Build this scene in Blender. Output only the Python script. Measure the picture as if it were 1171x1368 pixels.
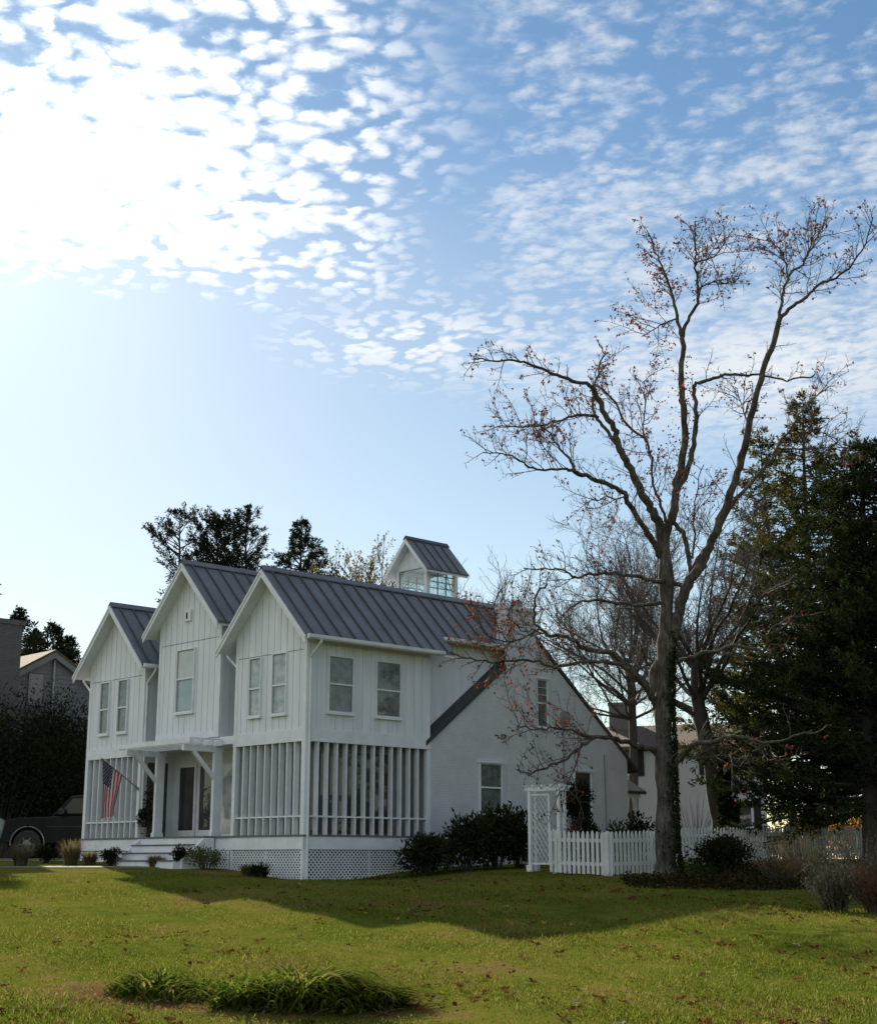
import bpy, math, random
import numpy as np
from mathutils import Vector, Matrix

R = math.radians
for o in list(bpy.data.objects):
    bpy.data.objects.remove(o)
SC = bpy.context.scene
COL = SC.collection
rng = np.random.default_rng(11)
random.seed(11)

# ------------------------------------------------------------------ camera
CAM = np.array([0.0, 0.0, 1.6])
PITCH = R(13.5)
FPX, CX, CY = 1933.0, 585.5, 684.0
cd = bpy.data.cameras.new('camera')
cd.sensor_fit = 'HORIZONTAL'
cd.sensor_width = 36.0
cd.lens = 36.0 * FPX / 1171.0
cd.clip_end = 5000
cam = bpy.data.objects.new('camera', cd)
COL.objects.link(cam)
cam.location = CAM
cam.rotation_euler = (math.pi / 2 + PITCH, 0, 0)
SC.camera = cam

# ------------------------------------------------------------------ node helper
class X:
    """a socket with arithmetic, builds Math nodes"""
    tree = None
    def __init__(s, v): s.v = v
    @staticmethod
    def op(kind, *a, clamp=False):
        n = X.tree.nodes.new('ShaderNodeMath'); n.operation = kind; n.use_clamp = clamp
        for i, q in enumerate(a):
            if isinstance(q, X): X.tree.links.new(q.v, n.inputs[i])
            else: n.inputs[i].default_value = q
        return X(n.outputs[0])
    def __add__(s, o): return X.op('ADD', s, o)
    __radd__ = __add__
    def __sub__(s, o): return X.op('SUBTRACT', s, o)
    def __rsub__(s, o): return X.op('SUBTRACT', o, s)
    def __mul__(s, o): return X.op('MULTIPLY', s, o)
    __rmul__ = __mul__
    def __truediv__(s, o): return X.op('DIVIDE', s, o)
def smooth(x, lo, hi):
    n = X.tree.nodes.new('ShaderNodeMapRange'); n.interpolation_type = 'SMOOTHSTEP'
    X.tree.links.new(x.v, n.inputs['Value'])
    for k, q in (('From Min', lo), ('From Max', hi)):
        if isinstance(q, X): X.tree.links.new(q.v, n.inputs[k])
        else: n.inputs[k].default_value = q
    return X(n.outputs['Result'])
def gauss(x, c, w):
    d = (x - c) / w
    return X.op('EXPONENT', X.op('MULTIPLY', d * d, -1.0))

# ------------------------------------------------------------------ sun and sky
SUN_AZ, SUN_EL = R(-20.0), R(27.0)          # azimuth measured from +Y towards +X
sun_dir = Vector((math.sin(SUN_AZ) * math.cos(SUN_EL), math.cos(SUN_AZ) * math.cos(SUN_EL), math.sin(SUN_EL)))
sl = bpy.data.lights.new('sun', 'SUN')
sl.energy = 5.0
sl.angle = R(0.6)
sl.color = (1.0, 0.87, 0.68)
sun = bpy.data.objects.new('sun', sl)
COL.objects.link(sun)
sun.rotation_euler = sun_dir.to_track_quat('Z', 'Y').to_euler()

W = bpy.data.worlds.new('World')
SC.world = W
W.use_nodes = True
def build_world():
    nt = W.node_tree; X.tree = nt
    bg = nt.nodes['Background']
    sky = nt.nodes.new('ShaderNodeTexSky')
    sky.sky_type = 'NISHITA'; sky.sun_disc = False
    sky.sun_elevation = SUN_EL; sky.sun_rotation = SUN_AZ
    sky.air_density = 1.0; sky.dust_density = 0.14; sky.ozone_density = 1.0
    tc = nt.nodes.new('ShaderNodeTexCoord')
    sep = nt.nodes.new('ShaderNodeSeparateXYZ'); nt.links.new(tc.outputs['Generated'], sep.inputs[0])
    x, y, z = (X(sep.outputs[i]) for i in range(3))
    zc = X.op('MAXIMUM', z, 0.04)
    px, py = x / zc, y / zc
    az = X.op('ARCTAN2', x, y) * 57.2958
    el = X.op('ARCSINE', z) * 57.2958
    hi = smooth(el, 10.0, 33.0)
    tint = nt.nodes.new('ShaderNodeCombineXYZ')                        # a deeper blue overhead, as after rain
    for i, q in enumerate((.86 - hi * .27, .85 - hi * .09, .80 + hi * .04)): nt.links.new(q.v, tint.inputs[i])
    tone = nt.nodes.new('ShaderNodeMixRGB'); tone.blend_type = 'MULTIPLY'; tone.inputs[0].default_value = 1
    nt.links.new(sky.outputs[0], tone.inputs[1]); nt.links.new(tint.outputs[0], tone.inputs[2])
    def noise(sx, sy, scale, detail, rough, dist=0.0, off=0.0, rot=0.0, warp=None, vor=False):
        c = nt.nodes.new('ShaderNodeCombineXYZ')
        ca, sa = math.cos(rot), math.sin(rot)
        qx, qy = (px, py) if warp is None else (px + warp, py + warp * .7)
        a = (qx * ca + qy * sa) * sx; b = (qy * ca - qx * sa) * sy
        nt.links.new(a.v, c.inputs[0]); nt.links.new(b.v, c.inputs[1]); c.inputs[2].default_value = off
        if vor:
            n = nt.nodes.new('ShaderNodeTexVoronoi'); n.feature = 'SMOOTH_F1'; n.inputs['Smoothness'].default_value = .55
            n.inputs['Scale'].default_value = scale; n.inputs['Randomness'].default_value = 1
            nt.links.new(c.outputs[0], n.inputs['Vector']); return X(n.outputs['Distance'])
        n = nt.nodes.new('ShaderNodeTexNoise')
        n.inputs['Scale'].default_value = scale; n.inputs['Detail'].default_value = detail
        n.inputs['Roughness'].default_value = rough; n.inputs['Distortion'].default_value = dist
        nt.links.new(c.outputs[0], n.inputs['Vector'])
        return X(n.outputs[0])
    big = noise(1, 1, 2.2, 2, .5, off=3.0)
    puff = noise(1, 1, 9.0, 5, .58, 0.2, off=1.0)
    fine = noise(1, 1, 42.0, 4, .62, 0.2, off=5.0)
    cell = 1.0 - noise(1.0, .75, 33.0, 0, 0, rot=0.5, warp=(puff - .5) * .12, vor=True) * 1.25    # puffs of altocumulus
    row = noise(1.0, 1.7, 6.0, 4, .6, 0.2, off=9.0, rot=-0.45)
    wob = (big - .5) * 9.0
    redge = smooth(az + wob, 3.0, -4.0)
    ledge = smooth(el + (big - .5) * 2.0 + (row - .5) * 3.0, 20.6, 23.4)
    side = smooth(X.op('ABSOLUTE', az), 40.0, 75.0)                    # unseen rest of the sky, its clouds shaped to light the walls
    core = gauss(az, -15.5, 9.0) * gauss(el, 25.8, 3.4)
    bank = redge * ledge
    patch = gauss(az + wob * .3, -1.0, 5.6) * gauss(el, 20.2, 1.5)
    low = gauss(az, 13.5, 9.0) * gauss(el, 18.6, 2.6)
    right = smooth(az + wob * .5, 0.5, 4.5) * smooth(el, 17.5, 21.5)
    dens = cell * .40 + puff * .38 + fine * .22
    t1 = smooth(dens + core * .16 + gauss(az, -12.0, 9.0) * .06, .37, .64) * bank
    d2 = puff * .27 + row * .27 + fine * .28 + cell * .18
    t2 = smooth(d2 + (big - .5) * .34, .41, .68) * right * .66
    t3 = smooth(dens, .34, .56) * patch
    t4 = smooth(d2, .30, .54) * low * .95
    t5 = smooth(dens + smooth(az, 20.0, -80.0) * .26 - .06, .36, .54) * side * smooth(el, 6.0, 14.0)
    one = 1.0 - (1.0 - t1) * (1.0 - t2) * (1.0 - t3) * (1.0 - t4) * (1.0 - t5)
    dot = x * sun_dir.x + y * sun_dir.y + z * sun_dir.z               # forward scattering towards the sun
    ang = X.op('ARCCOSINE', X.op('MINIMUM', dot, 1.0)) * 57.2958
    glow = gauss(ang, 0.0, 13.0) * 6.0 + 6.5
    cl = nt.nodes.new('ShaderNodeVectorMath'); cl.operation = 'SCALE'
    cl.inputs[0].default_value = (.97, 1.0, 1.03)
    nt.links.new(glow.v, cl.inputs['Scale'])
    mx = nt.nodes.new('ShaderNodeMixRGB')
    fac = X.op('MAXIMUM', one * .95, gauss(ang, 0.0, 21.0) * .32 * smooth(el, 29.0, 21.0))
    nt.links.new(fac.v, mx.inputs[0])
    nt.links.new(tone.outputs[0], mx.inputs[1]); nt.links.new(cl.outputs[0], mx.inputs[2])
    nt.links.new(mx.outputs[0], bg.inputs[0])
    bg.inputs[1].default_value = 0.07
build_world()
SC.view_settings.view_transform = 'Standard'
SC.view_settings.look = 'None'
SC.view_settings.gamma = 1.0
SC.view_settings.exposure = 1.0
SC.cycles.max_bounces = 6
SC.cycles.transparent_max_bounces = 8

# ------------------------------------------------------------------ pixel helpers (used to measure where things stand)
def ray(x, y):
    cp, sp = math.cos(PITCH), math.sin(PITCH)
    a = (x - CX) / FPX; b = (CY - y) / FPX
    return np.array([a, cp - b * sp, sp + b * cp])
def at(x, y, Y):
    r = ray(x, y)
    return CAM + r * (Y / r[1])
def gz(x, y):
    x = np.asarray(x, float); y = np.asarray(y, float)
    t = np.clip(y - 14, 0, 20) * .06 + np.clip(y - 34, 0, 12) * .034
    t = t - .27 * np.exp(-(((x + 2.4) / 2.6) ** 2 + ((y - 36.9) / 2.4) ** 2))
    t = t + .03 * np.sin(x * .9 + y * .37) * np.exp(-((y - 24) / 12) ** 2) + .02 * np.sin(x * 2.1 - y * 1.3) * np.exp(-((y - 22) / 10) ** 2)
    return t
def gzf(x, y): return float(gz(x, y))
def on_ground(px, Y):
    X_ = at(px, 1147, Y)[0]
    return np.array([X_, Y, gzf(X_, Y)])

# ------------------------------------------------------------------ materials
def new_mat(name):
    m = bpy.data.materials.new(name); m.use_nodes = True
    X.tree = m.node_tree
    return m, m.node_tree, m.node_tree.nodes['Principled BSDF']
def ramp(nt, fac, stops):
    r = nt.nodes.new('ShaderNodeValToRGB')
    while len(r.color_ramp.elements) < len(stops): r.color_ramp.elements.new(.5)
    for e, (p, c) in zip(r.color_ramp.elements, stops):
        e.position = p; e.color = (*c, 1)
    nt.links.new(fac, r.inputs[0])
    return r.outputs[0]
def noise_tex(nt, scale, detail=4, rough=.6, coord='Object', sx=1, sy=1, sz=1):
    tc = nt.nodes.new('ShaderNodeTexCoord')
    mp = nt.nodes.new('ShaderNodeMapping'); mp.inputs['Scale'].default_value = (sx, sy, sz)
    n = nt.nodes.new('ShaderNodeTexNoise')
    n.inputs['Scale'].default_value = scale; n.inputs['Detail'].default_value = detail; n.inputs['Roughness'].default_value = rough
    nt.links.new(tc.outputs[coord], mp.inputs[0]); nt.links.new(mp.outputs[0], n.inputs['Vector'])
    return n.outputs[0]
def paint(name, c0, c1, rough=.55, scale=3.0, bump=0.0, bscale=60.0, metallic=0.0, spec=.5, sz=1.0):
    m, nt, b = new_mat(name)
    n = noise_tex(nt, scale, 5, .65, sz=sz)
    col = ramp(nt, n, [(.3, c0), (.7, c1)])
    nt.links.new(col, b.inputs['Base Color'])
    b.inputs['Roughness'].default_value = rough; b.inputs['Metallic'].default_value = metallic
    b.inputs['Specular IOR Level'].default_value = spec
    if bump:
        n2 = noise_tex(nt, bscale, 3, .6)
        bp = nt.nodes.new('ShaderNodeBump'); bp.inputs['Strength'].default_value = bump; bp.inputs['Distance'].default_value = .02
        nt.links.new(n2, bp.inputs['Height']); nt.links.new(bp.outputs[0], b.inputs['Normal'])
    return m
def brick(name, c1, c2, mortar, swap=False, bump=.5, scale=1.0, msize=.012):
    """brick courses on walls whose plane is local x-z (and y-z on the returns)"""
    m, nt, b = new_mat(name)
    tc = nt.nodes.new('ShaderNodeTexCoord'); s = nt.nodes.new('ShaderNodeSeparateXYZ'); nt.links.new(tc.outputs['Object'], s.inputs[0])
    c = nt.nodes.new('ShaderNodeCombineXYZ')
    u = X(s.outputs[0]) + X(s.outputs[1])
    nt.links.new(u.v, c.inputs[0]); nt.links.new(s.outputs[2], c.inputs[1])
    t = nt.nodes.new('ShaderNodeTexBrick')
    t.inputs['Scale'].default_value = scale; t.inputs['Brick Width'].default_value = .21; t.inputs['Row Height'].default_value = .07
    t.inputs['Mortar Size'].default_value = msize; t.inputs['Mortar Smooth'].default_value = .4
    t.inputs['Color1'].default_value = (*c1, 1); t.inputs['Color2'].default_value = (*c2, 1); t.inputs['Mortar'].default_value = (*mortar, 1)
    nt.links.new(c.outputs[0], t.inputs['Vector'])
    n = noise_tex(nt, 1.7, 6, .7)
    mix = nt.nodes.new('ShaderNodeMixRGB'); mix.blend_type = 'MULTIPLY'; mix.inputs[0].default_value = 1
    g = ramp(nt, n, [(.3, (.80, .80, .80)), (.75, (1, 1, 1))])
    nt.links.new(t.outputs['Color'], mix.inputs[1]); nt.links.new(g, mix.inputs[2])
    nt.links.new(mix.outputs[0], b.inputs['Base Color'])
    bp = nt.nodes.new('ShaderNodeBump'); bp.inputs['Strength'].default_value = bump; bp.inputs['Distance'].default_value = .012; bp.invert = True
    nt.links.new(t.outputs['Fac'], bp.inputs['Height']); nt.links.new(bp.outputs[0], b.inputs['Normal'])
    b.inputs['Roughness'].default_value = .75
    return m
def glass(name, base, tint=(.9, .95, 1), rough=.03, c2=None, scale=1.5):
    m, nt, b = new_mat(name)
    if c2:
        n = noise_tex(nt, scale, 4, .6)
        nt.links.new(ramp(nt, n, [(.35, base), (.65, c2)]), b.inputs['Base Color'])
    else:
        b.inputs['Base Color'].default_value = (*base, 1)
    b.inputs['Roughness'].default_value = .6
    b.inputs['Coat Weight'].default_value = 1.0; b.inputs['Coat Roughness'].default_value = rough; b.inputs['Coat IOR'].default_value = 1.6
    n2 = noise_tex(nt, 1.3, 2, .5)
    bp = nt.nodes.new('ShaderNodeBump'); bp.inputs['Strength'].default_value = .06; bp.inputs['Distance'].default_value = .05
    nt.links.new(n2, bp.inputs['Height']); nt.links.new(bp.outputs[0], b.inputs['Coat Normal'])
    return m
def leafmat(name, cols, trans=.35, rough=.75, patch=None, pscale=.5, spec=.05):
    """leaf colour differs leaf by leaf (random per island) and slowly through the crown"""
    m, nt, b = new_mat(name)
    g = nt.nodes.new('ShaderNodeNewGeometry')
    n = noise_tex(nt, pscale, 3, .6)
    f = X(g.outputs['Random Per Island']) * .6 + X(n) * .4
    k = len(cols)
    col = ramp(nt, f.v, [(.12 + .76 * i / max(1, k - 1), c) for i, c in enumerate(cols)])
    nt.links.new(col, b.inputs['Base Color']); b.inputs['Roughness'].default_value = rough
    b.inputs['Specular IOR Level'].default_value = spec
    if spec < .1:
        b = nt.nodes.new('ShaderNodeBsdfDiffuse'); nt.links.new(col, b.inputs[0])
    tr = nt.nodes.new('ShaderNodeBsdfTranslucent'); nt.links.new(col, tr.inputs[0])
    mx = nt.nodes.new('ShaderNodeMixShader'); mx.inputs[0].default_value = trans
    nt.links.new(b.outputs[0], mx.inputs[1]); nt.links.new(tr.outputs[0], mx.inputs[2])
    nt.links.new(mx.outputs[0], nt.nodes['Material Output'].inputs[0])
    return m

M = {}
M['siding'] = paint('white_siding', (.58, .62, .675), (.75, .785, .84), .6, 3.2, .12, 40, sz=.12)
M['trim'] = paint('white_trim', (.60, .635, .68), (.74, .77, .82), .55, 2.5, .08, 50)
M['sash'] = paint('shadow_dark_sash', (.20, .21, .215), (.27, .28, .285), .5, 3)  # darkened to paint the frame's shadow as an outline round the panes
M['porchwall'] = paint('shade_grey_porch_wall', (.15, .155, .16), (.20, .205, .21), .7, 2)  # grey puts the shade of the recess behind the slats into the colour
M['gap'] = paint('siding_joint', (.25, .25, .25), (.3, .3, .3), .9)
M['pbrick'] = brick('painted_brick', (.60, .63, .67), (.57, .60, .64), (.54, .57, .61), bump=.38)
M['roof'] = paint('grey_metal_roof', (.095, .102, .112), (.150, .158, .170), .42, 1.6, .05, 5, metallic=.25)
M['rib'] = paint('grey_metal_seam', (.040, .044, .050), (.058, .062, .07), .5, 2)
M['asphalt'] = paint('dark_shingle', (.030, .034, .038), (.055, .059, .063), .9, 12, .5, 60)
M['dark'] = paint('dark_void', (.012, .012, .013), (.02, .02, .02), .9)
M['deck'] = paint('grey_deck_paint', (.10, .10, .105), (.15, .15, .155), .7, 5)
M['pane'] = glass('dark_pane', (.018, .022, .022), c2=(.04, .045, .045))
M['shade'] = glass('shaded_pane', (.065, .078, .072), c2=(.165, .18, .17), scale=4.5)
M['blind'] = glass('blind_pane', (.36, .40, .38), c2=(.50, .53, .50), scale=1.0)
M['curtain'] = glass('curtain_pane', (.22, .26, .27), c2=(.46, .50, .50), scale=3.5)
M['cupolapane'] = glass('cupola_pane', (.30, .38, .37), c2=(.45, .52, .50), scale=2)
M['bluepane'] = glass('sky_reflection_pane', (.20, .29, .33), c2=(.30, .38, .41), scale=2)  # blue base colour paints the sky's reflection into the pane
M['vent'] = paint('grey_vent', (.2, .2, .2), (.26, .26, .26), .7)
M['galv'] = paint('dull_metal', (.25, .25, .26), (.34, .34, .35), .5, metallic=.6)

# ------------------------------------------------------------------ mesh builders
class MB:
    def __init__(s): s.v = []; s.f = []; s.mi = []
    def add(s, verts, faces, mi=0):
        k = len(s.v); s.v += [tuple(map(float, q)) for q in verts]
        for f in faces: s.f.append(tuple(i + k for i in f)); s.mi.append(mi)
    def box(s, x0, x1, y0, y1, z0, z1, mi=0):
        s.add([(x0, y0, z0), (x1, y0, z0), (x1, y1, z0), (x0, y1, z0), (x0, y0, z1), (x1, y0, z1), (x1, y1, z1), (x0, y1, z1)],
              [(0, 3, 2, 1), (4, 5, 6, 7), (0, 1, 5, 4), (1, 2, 6, 5), (2, 3, 7, 6), (3, 0, 4, 7)], mi)
    def prism(s, poly, axis, lo, hi, mi=0):
        """poly in the two other axes, extruded along axis: 'x' -> (y,z), 'y' -> (x,z), 'z' -> (x,y)"""
        n = len(poly)
        def P(t, q):
            return {'x': (t, q[0], q[1]), 'y': (q[0], t, q[1]), 'z': (q[0], q[1], t)}[axis]
        vs = [P(lo, q) for q in poly] + [P(hi, q) for q in poly]
        fs = [tuple(range(n)), tuple(range(2 * n - 1, n - 1, -1))] + [(i, i + n, (i + 1) % n + n, (i + 1) % n) for i in range(n)]
        s.add(vs, fs, mi)
    def beam(s, a, b, w, h, mi=0, up=(0, 0, 1)):
        a = Vector(a); b = Vector(b); d = (b - a).normalized()
        sd = d.cross(Vector(up))
        if sd.length < 1e-4: sd = Vector((1, 0, 0))
        sd.normalize(); u = sd.cross(d)
        vs = []
        for p in (a, b):
            for i, j in ((-1, -1), (1, -1), (1, 1), (-1, 1)):
                vs.append(p + sd * (i * w / 2) + u * (j * h / 2))
        s.add(vs, [(3, 2, 1, 0), (4, 5, 6, 7), (0, 1, 5, 4), (1, 2, 6, 5), (2, 3, 7, 6), (3, 0, 4, 7)], mi)
    def lathe(s, c, prof, n=24, axis='z', mi=0):
        vs = []; fs = []
        for r, h in prof:
            for i in range(n):
                t = 2 * math.pi * i / n; a, b = r * math.cos(t), r * math.sin(t)
                p = {'z': (a, b, h), 'y': (a, h, b), 'x': (h, a, b)}[axis]
                vs.append((c[0] + p[0], c[1] + p[1], c[2] + p[2]))
        m = len(prof)
        for j in range(m - 1):
            for i in range(n):
                fs.append((j * n + i, j * n + (i + 1) % n, (j + 1) * n + (i + 1) % n, (j + 1) * n + i))
        fs.append(tuple(range(n))[::-1]); fs.append(tuple((m - 1) * n + i for i in range(n)))
        s.add(vs, fs, mi)
    def tube(s, pts, rad, n=8, mi=0):
        v, f = tube_np(np.array(pts, float), np.array(rad, float), n)
        s.add(v, [tuple(q) for q in f], mi)
        k = len(s.v) - len(v)
        s.f.append(tuple(k + i for i in range(n))[::-1]); s.mi.append(mi)
        s.f.append(tuple(k + len(v) - n + i for i in range(n))); s.mi.append(mi)
    def build(s, name, mats, parent=None, bevel=0.0, smooth_=False):
        me = bpy.data.meshes.new(name)
        me.from_pydata(s.v, [], s.f)
        mats = mats if isinstance(mats, (list, tuple)) else [mats]
        for q in mats: me.materials.append(q)
        me.polygons.foreach_set('material_index', s.mi)
        if smooth_: me.polygons.foreach_set('use_smooth', [True] * len(s.f))
        me.update()
        o = bpy.data.objects.new(name, me); COL.objects.link(o)
        if parent: o.parent = parent
        if bevel:
            b = o.modifiers.new('bevel', 'BEVEL'); b.width = bevel; b.segments = 2; b.limit_method = 'ANGLE'
        return o

def tube_np(P, r, n):
    T = np.gradient(P, axis=0)
    T /= np.linalg.norm(T, axis=1)[:, None] + 1e-9
    ref = np.array([0.0, 0.0, 1.0]) if abs(T[0][2]) < .9 else np.array([1.0, 0.0, 0.0])
    A = np.cross(T, ref); A /= np.linalg.norm(A, axis=1)[:, None] + 1e-9
    B = np.cross(T, A)
    t = np.arange(n) * 2 * math.pi / n
    V = P[:, None, :] + r[:, None, None] * (np.cos(t)[None, :, None] * A[:, None, :] + np.sin(t)[None, :, None] * B[:, None, :])
    m = len(P)
    i = np.arange(n); j = np.arange(m - 1)
    a = (j[:, None] * n + i[None]).ravel(); b = (j[:, None] * n + (i[None] + 1) % n).ravel()
    return V.reshape(-1, 3), np.stack([a, b, b + n, a + n], 1)

class QB:
    """numpy batch of quads"""
    def __init__(s): s.V = []; s.F = []; s.k = 0; s.MI = []
    def add(s, V, F, mi=0):
        s.V.append(V); s.F.append(F + s.k); s.k += len(V); s.MI.append(np.full(len(F), mi))
    def tube(s, P, r, n=4, mi=0):
        V, F = tube_np(np.asarray(P, float), np.asarray(r, float), n); s.add(V, F, mi)
    def leaves(s, C, L, Wd, D=None, up=None, mi=0):
        """rhombic leaves at C, along D (random when None), length L width Wd"""
        n = len(C)
        if n == 0: return
        if D is None: D = rng.normal(size=(n, 3))
        D = D / (np.linalg.norm(D, axis=1)[:, None] + 1e-9)
        Q = rng.normal(size=(n, 3)) if up is None else up + rng.normal(size=(n, 3)) * .35
        S = np.cross(D, Q); S /= np.linalg.norm(S, axis=1)[:, None] + 1e-9
        L = np.broadcast_to(L, (n,))[:, None]; Wd = np.broadcast_to(Wd, (n,))[:, None]
        V = np.stack([C, C + D * L * .5 + S * Wd * .5, C + D * L, C + D * L * .5 - S * Wd * .5], 1).reshape(-1, 3)
        F = np.arange(n * 4).reshape(-1, 4)
        s.add(V, F, mi)
    def build(s, name, mats, parent=None, smooth_=False):
        V = np.concatenate(s.V); F = np.concatenate(s.F); MI = np.concatenate(s.MI)
        me = bpy.data.meshes.new(name)
        me.vertices.add(len(V)); me.vertices.foreach_set('co', V.astype(np.float32).ravel())
        w = F.shape[1]
        me.loops.add(F.size); me.loops.foreach_set('vertex_index', F.astype(np.int32).ravel())
        me.polygons.add(len(F)); me.polygons.foreach_set('loop_start', np.arange(0, F.size, w, dtype=np.int32))
        me.polygons.foreach_set('loop_total', np.full(len(F), w, dtype=np.int32))
        mats = mats if isinstance(mats, (list, tuple)) else [mats]
        for q in mats: me.materials.append(q)
        me.polygons.foreach_set('material_index', MI.astype(np.int32))
        me.polygons.foreach_set('use_smooth', np.full(len(F), bool(smooth_)))
        me.update(calc_edges=True); me.validate()
        o = bpy.data.objects.new(name, me); COL.objects.link(o)
        if parent: o.parent = parent
        return o

def tag(o, label=None, cat=None, group=None, kind=None):
    if label: o['label'] = label
    if cat: o['category'] = cat
    if group: o['group'] = group
    if kind: o['kind'] = kind
    return o
def thing(name, label, cat, loc=(0, 0, 0), rz=0.0, group=None):
    o = bpy.data.objects.new(name, None); COL.objects.link(o)
    o.location = loc; o.rotation_euler = (0, 0, rz); o.empty_display_size = .3
    return tag(o, label, cat, group)

# ================================================================== GROUND
def build_lawn():
    xs = np.concatenate([[-2500, -900, -300, -120, -60], np.arange(-40, 40.1, .5), [60, 120, 300, 900, 2500]])
    ys = np.concatenate([[-400, -60, -20, 0, 6], np.arange(10, 60.1, .5), [70, 90, 140, 300, 900, 3500]])
    XX, YY = np.meshgrid(xs, ys)
    V = np.stack([XX, YY, gz(XX, YY)], -1).reshape(-1, 3)
    nx, ny = len(xs), len(ys)
    a = (np.arange(ny - 1)[:, None] * nx + np.arange(nx - 1)[None]).ravel()
    F = np.stack([a, a + 1, a + nx + 1, a + nx], 1)
    m, nt, b = new_mat('lawn_turf')
    n1 = X(noise_tex(nt, .35, 5, .65)); n2 = X(noise_tex(nt, 2.2, 5, .7, sy=.6)); n3 = X(noise_tex(nt, 30, 3, .7))
    f = n1 * .52 + n2 * .36 + n3 * .12
    tcl = nt.nodes.new('ShaderNodeTexCoord'); sp = nt.nodes.new('ShaderNodeSeparateXYZ'); nt.links.new(tcl.outputs['Object'], sp.inputs[0])
    f = f + gauss(X(sp.outputs[0]), -2.0, 2.3) * gauss(X(sp.outputs[1]) - X(sp.outputs[0]) * -.28, 15.6, .75) * (n2 * .30 + .04)
    col = ramp(nt, f.v, [(.34, (.044, .064, .009)), (.45, (.076, .096, .014)), (.53, (.110, .112, .021)), (.575, (.135, .105, .036)), (.65, (.115, .068, .034))])
    b = nt.nodes.new('ShaderNodeBsdfDiffuse'); nt.links.new(col, b.inputs[0]); nt.links.new(b.outputs[0], nt.nodes['Material Output'].inputs[0])
    bp = nt.nodes.new('ShaderNodeBump'); bp.inputs['Strength'].default_value = .8; bp.inputs['Distance'].default_value = .05
    h = n3 * .6 + n2 * .4
    nt.links.new(h.v, bp.inputs['Height']); nt.links.new(bp.outputs[0], b.inputs['Normal'])
    q = QB(); q.add(V, F)
    tag(q.build('lawn', m, smooth_=True), kind='structure')
build_lawn()

M['grass'] = leafmat('grass_blade', [(.040, .068, .007), (.072, .108, .012), (.118, .130, .020), (.24, .20, .080)], .55, .8, pscale=.8, spec=.06)
def build_grass():
    q = QB()
    n = 330000
    # density falls with distance so blades stay visible without waste
    y = 12.5 + 24 * rng.random(n) ** 1.7
    w = .34 * y + 1.6
    x = (rng.random(n) * 2 - 1) * w
    pn = np.sin(x * .8 + 1.3 * np.sin(y * .7)) * np.sin(y * .9 + .7 * np.sin(x * 1.1)) + .5 * np.sin(x * 2.3 + y * 1.9)
    bare = np.exp(-((x + 2.0) / 2.3) ** 2 - ((y + .28 * x - 15.6) / .75) ** 2)
    keep = rng.random(n) < np.clip(.60 + .36 * pn, .10, 1) * (1 - .8 * bare)
    x, y, pn = x[keep], y[keep], pn[keep]
    C = np.stack([x, y, gz(x, y) - .005], 1)
    tall = rng.random(len(x)) < .07
    D = np.stack([rng.normal(0, .55, len(x)), rng.normal(0, .55, len(x)), np.ones(len(x))], 1)
    L = (.022 + .035 * rng.random(len(x))) * (1 + .25 * pn)
    L = np.where(tall, L * 2.0, L)
    q.leaves(C, L, .010 + .004 * rng.random(len(x)), D)
    tag(q.build('grass', M['grass']), 'short autumn lawn grass', 'grass', kind='stuff')
build_grass()

def build_fallen():
    cols = [(.16, .055, .022), (.09, .035, .02), (.20, .10, .04), (.34, .24, .05), (.30, .26, .20)]
    mats = [leafmat('fallen_leaf', [tuple(.7 * k for k in c), c], .15) for c in cols]
    q = QB()
    n = 2600
    y = 13 + 20 * rng.random(n) ** 1.3; x = (rng.random(n) * 2 - 1) * (.31 * y + 1)
    keep = rng.random(n) < np.clip(.25 + .55 * np.sin(x * .9 + 2) * np.sin(y * .8) + .10 * x / 4 + .5 * np.exp(-((x - 4) / 4) ** 2 - ((y - 29) / 4) ** 2), .06, 1)
    x, y = x[keep], y[keep]
    C0 = np.stack([x, y, gz(x, y) + .022 + .02 * rng.random(len(x))], 1)
    mi = rng.choice(5, len(x), p=[.40, .29, .19, .08, .04])
    tilt = rng.normal(0, .35, (len(x), 3)) + np.array([0, 0, 1.0])
    for k in range(5):
        s = mi == k; C = C0[s]
        size = (.05 + .055 * rng.random(len(C)))
        for j in range(3):      # three lobes make a maple-like leaf
            a = rng.random(len(C)) * .5 + j * 2.1 + x[s] * 9
            D = np.stack([np.cos(a), np.sin(a), rng.normal(.15, .25, len(C))], 1)
            q.leaves(C, size, size * .6, D, up=tilt[s], mi=k)
    tag(q.build('fallen_leaves', mats), 'scattered brown, red and yellow fallen leaves', 'leaves', kind='stuff')
build_fallen()

# ================================================================== FARMHOUSE
HA = math.atan2(.6921, .7218)
UU = np.array([math.cos(HA), math.sin(HA), 0]); VV = np.array([-math.sin(HA), math.cos(HA), 0])
HC = at(405, 1115, 36.7)
house = thing('farmhouse', 'white board and batten house with three front gables, grey metal roof and cupola', 'house', tuple(HC), HA)
def hw(u, v, z): return HC + UU * u + VV * v + np.array([0, 0, z])

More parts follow.
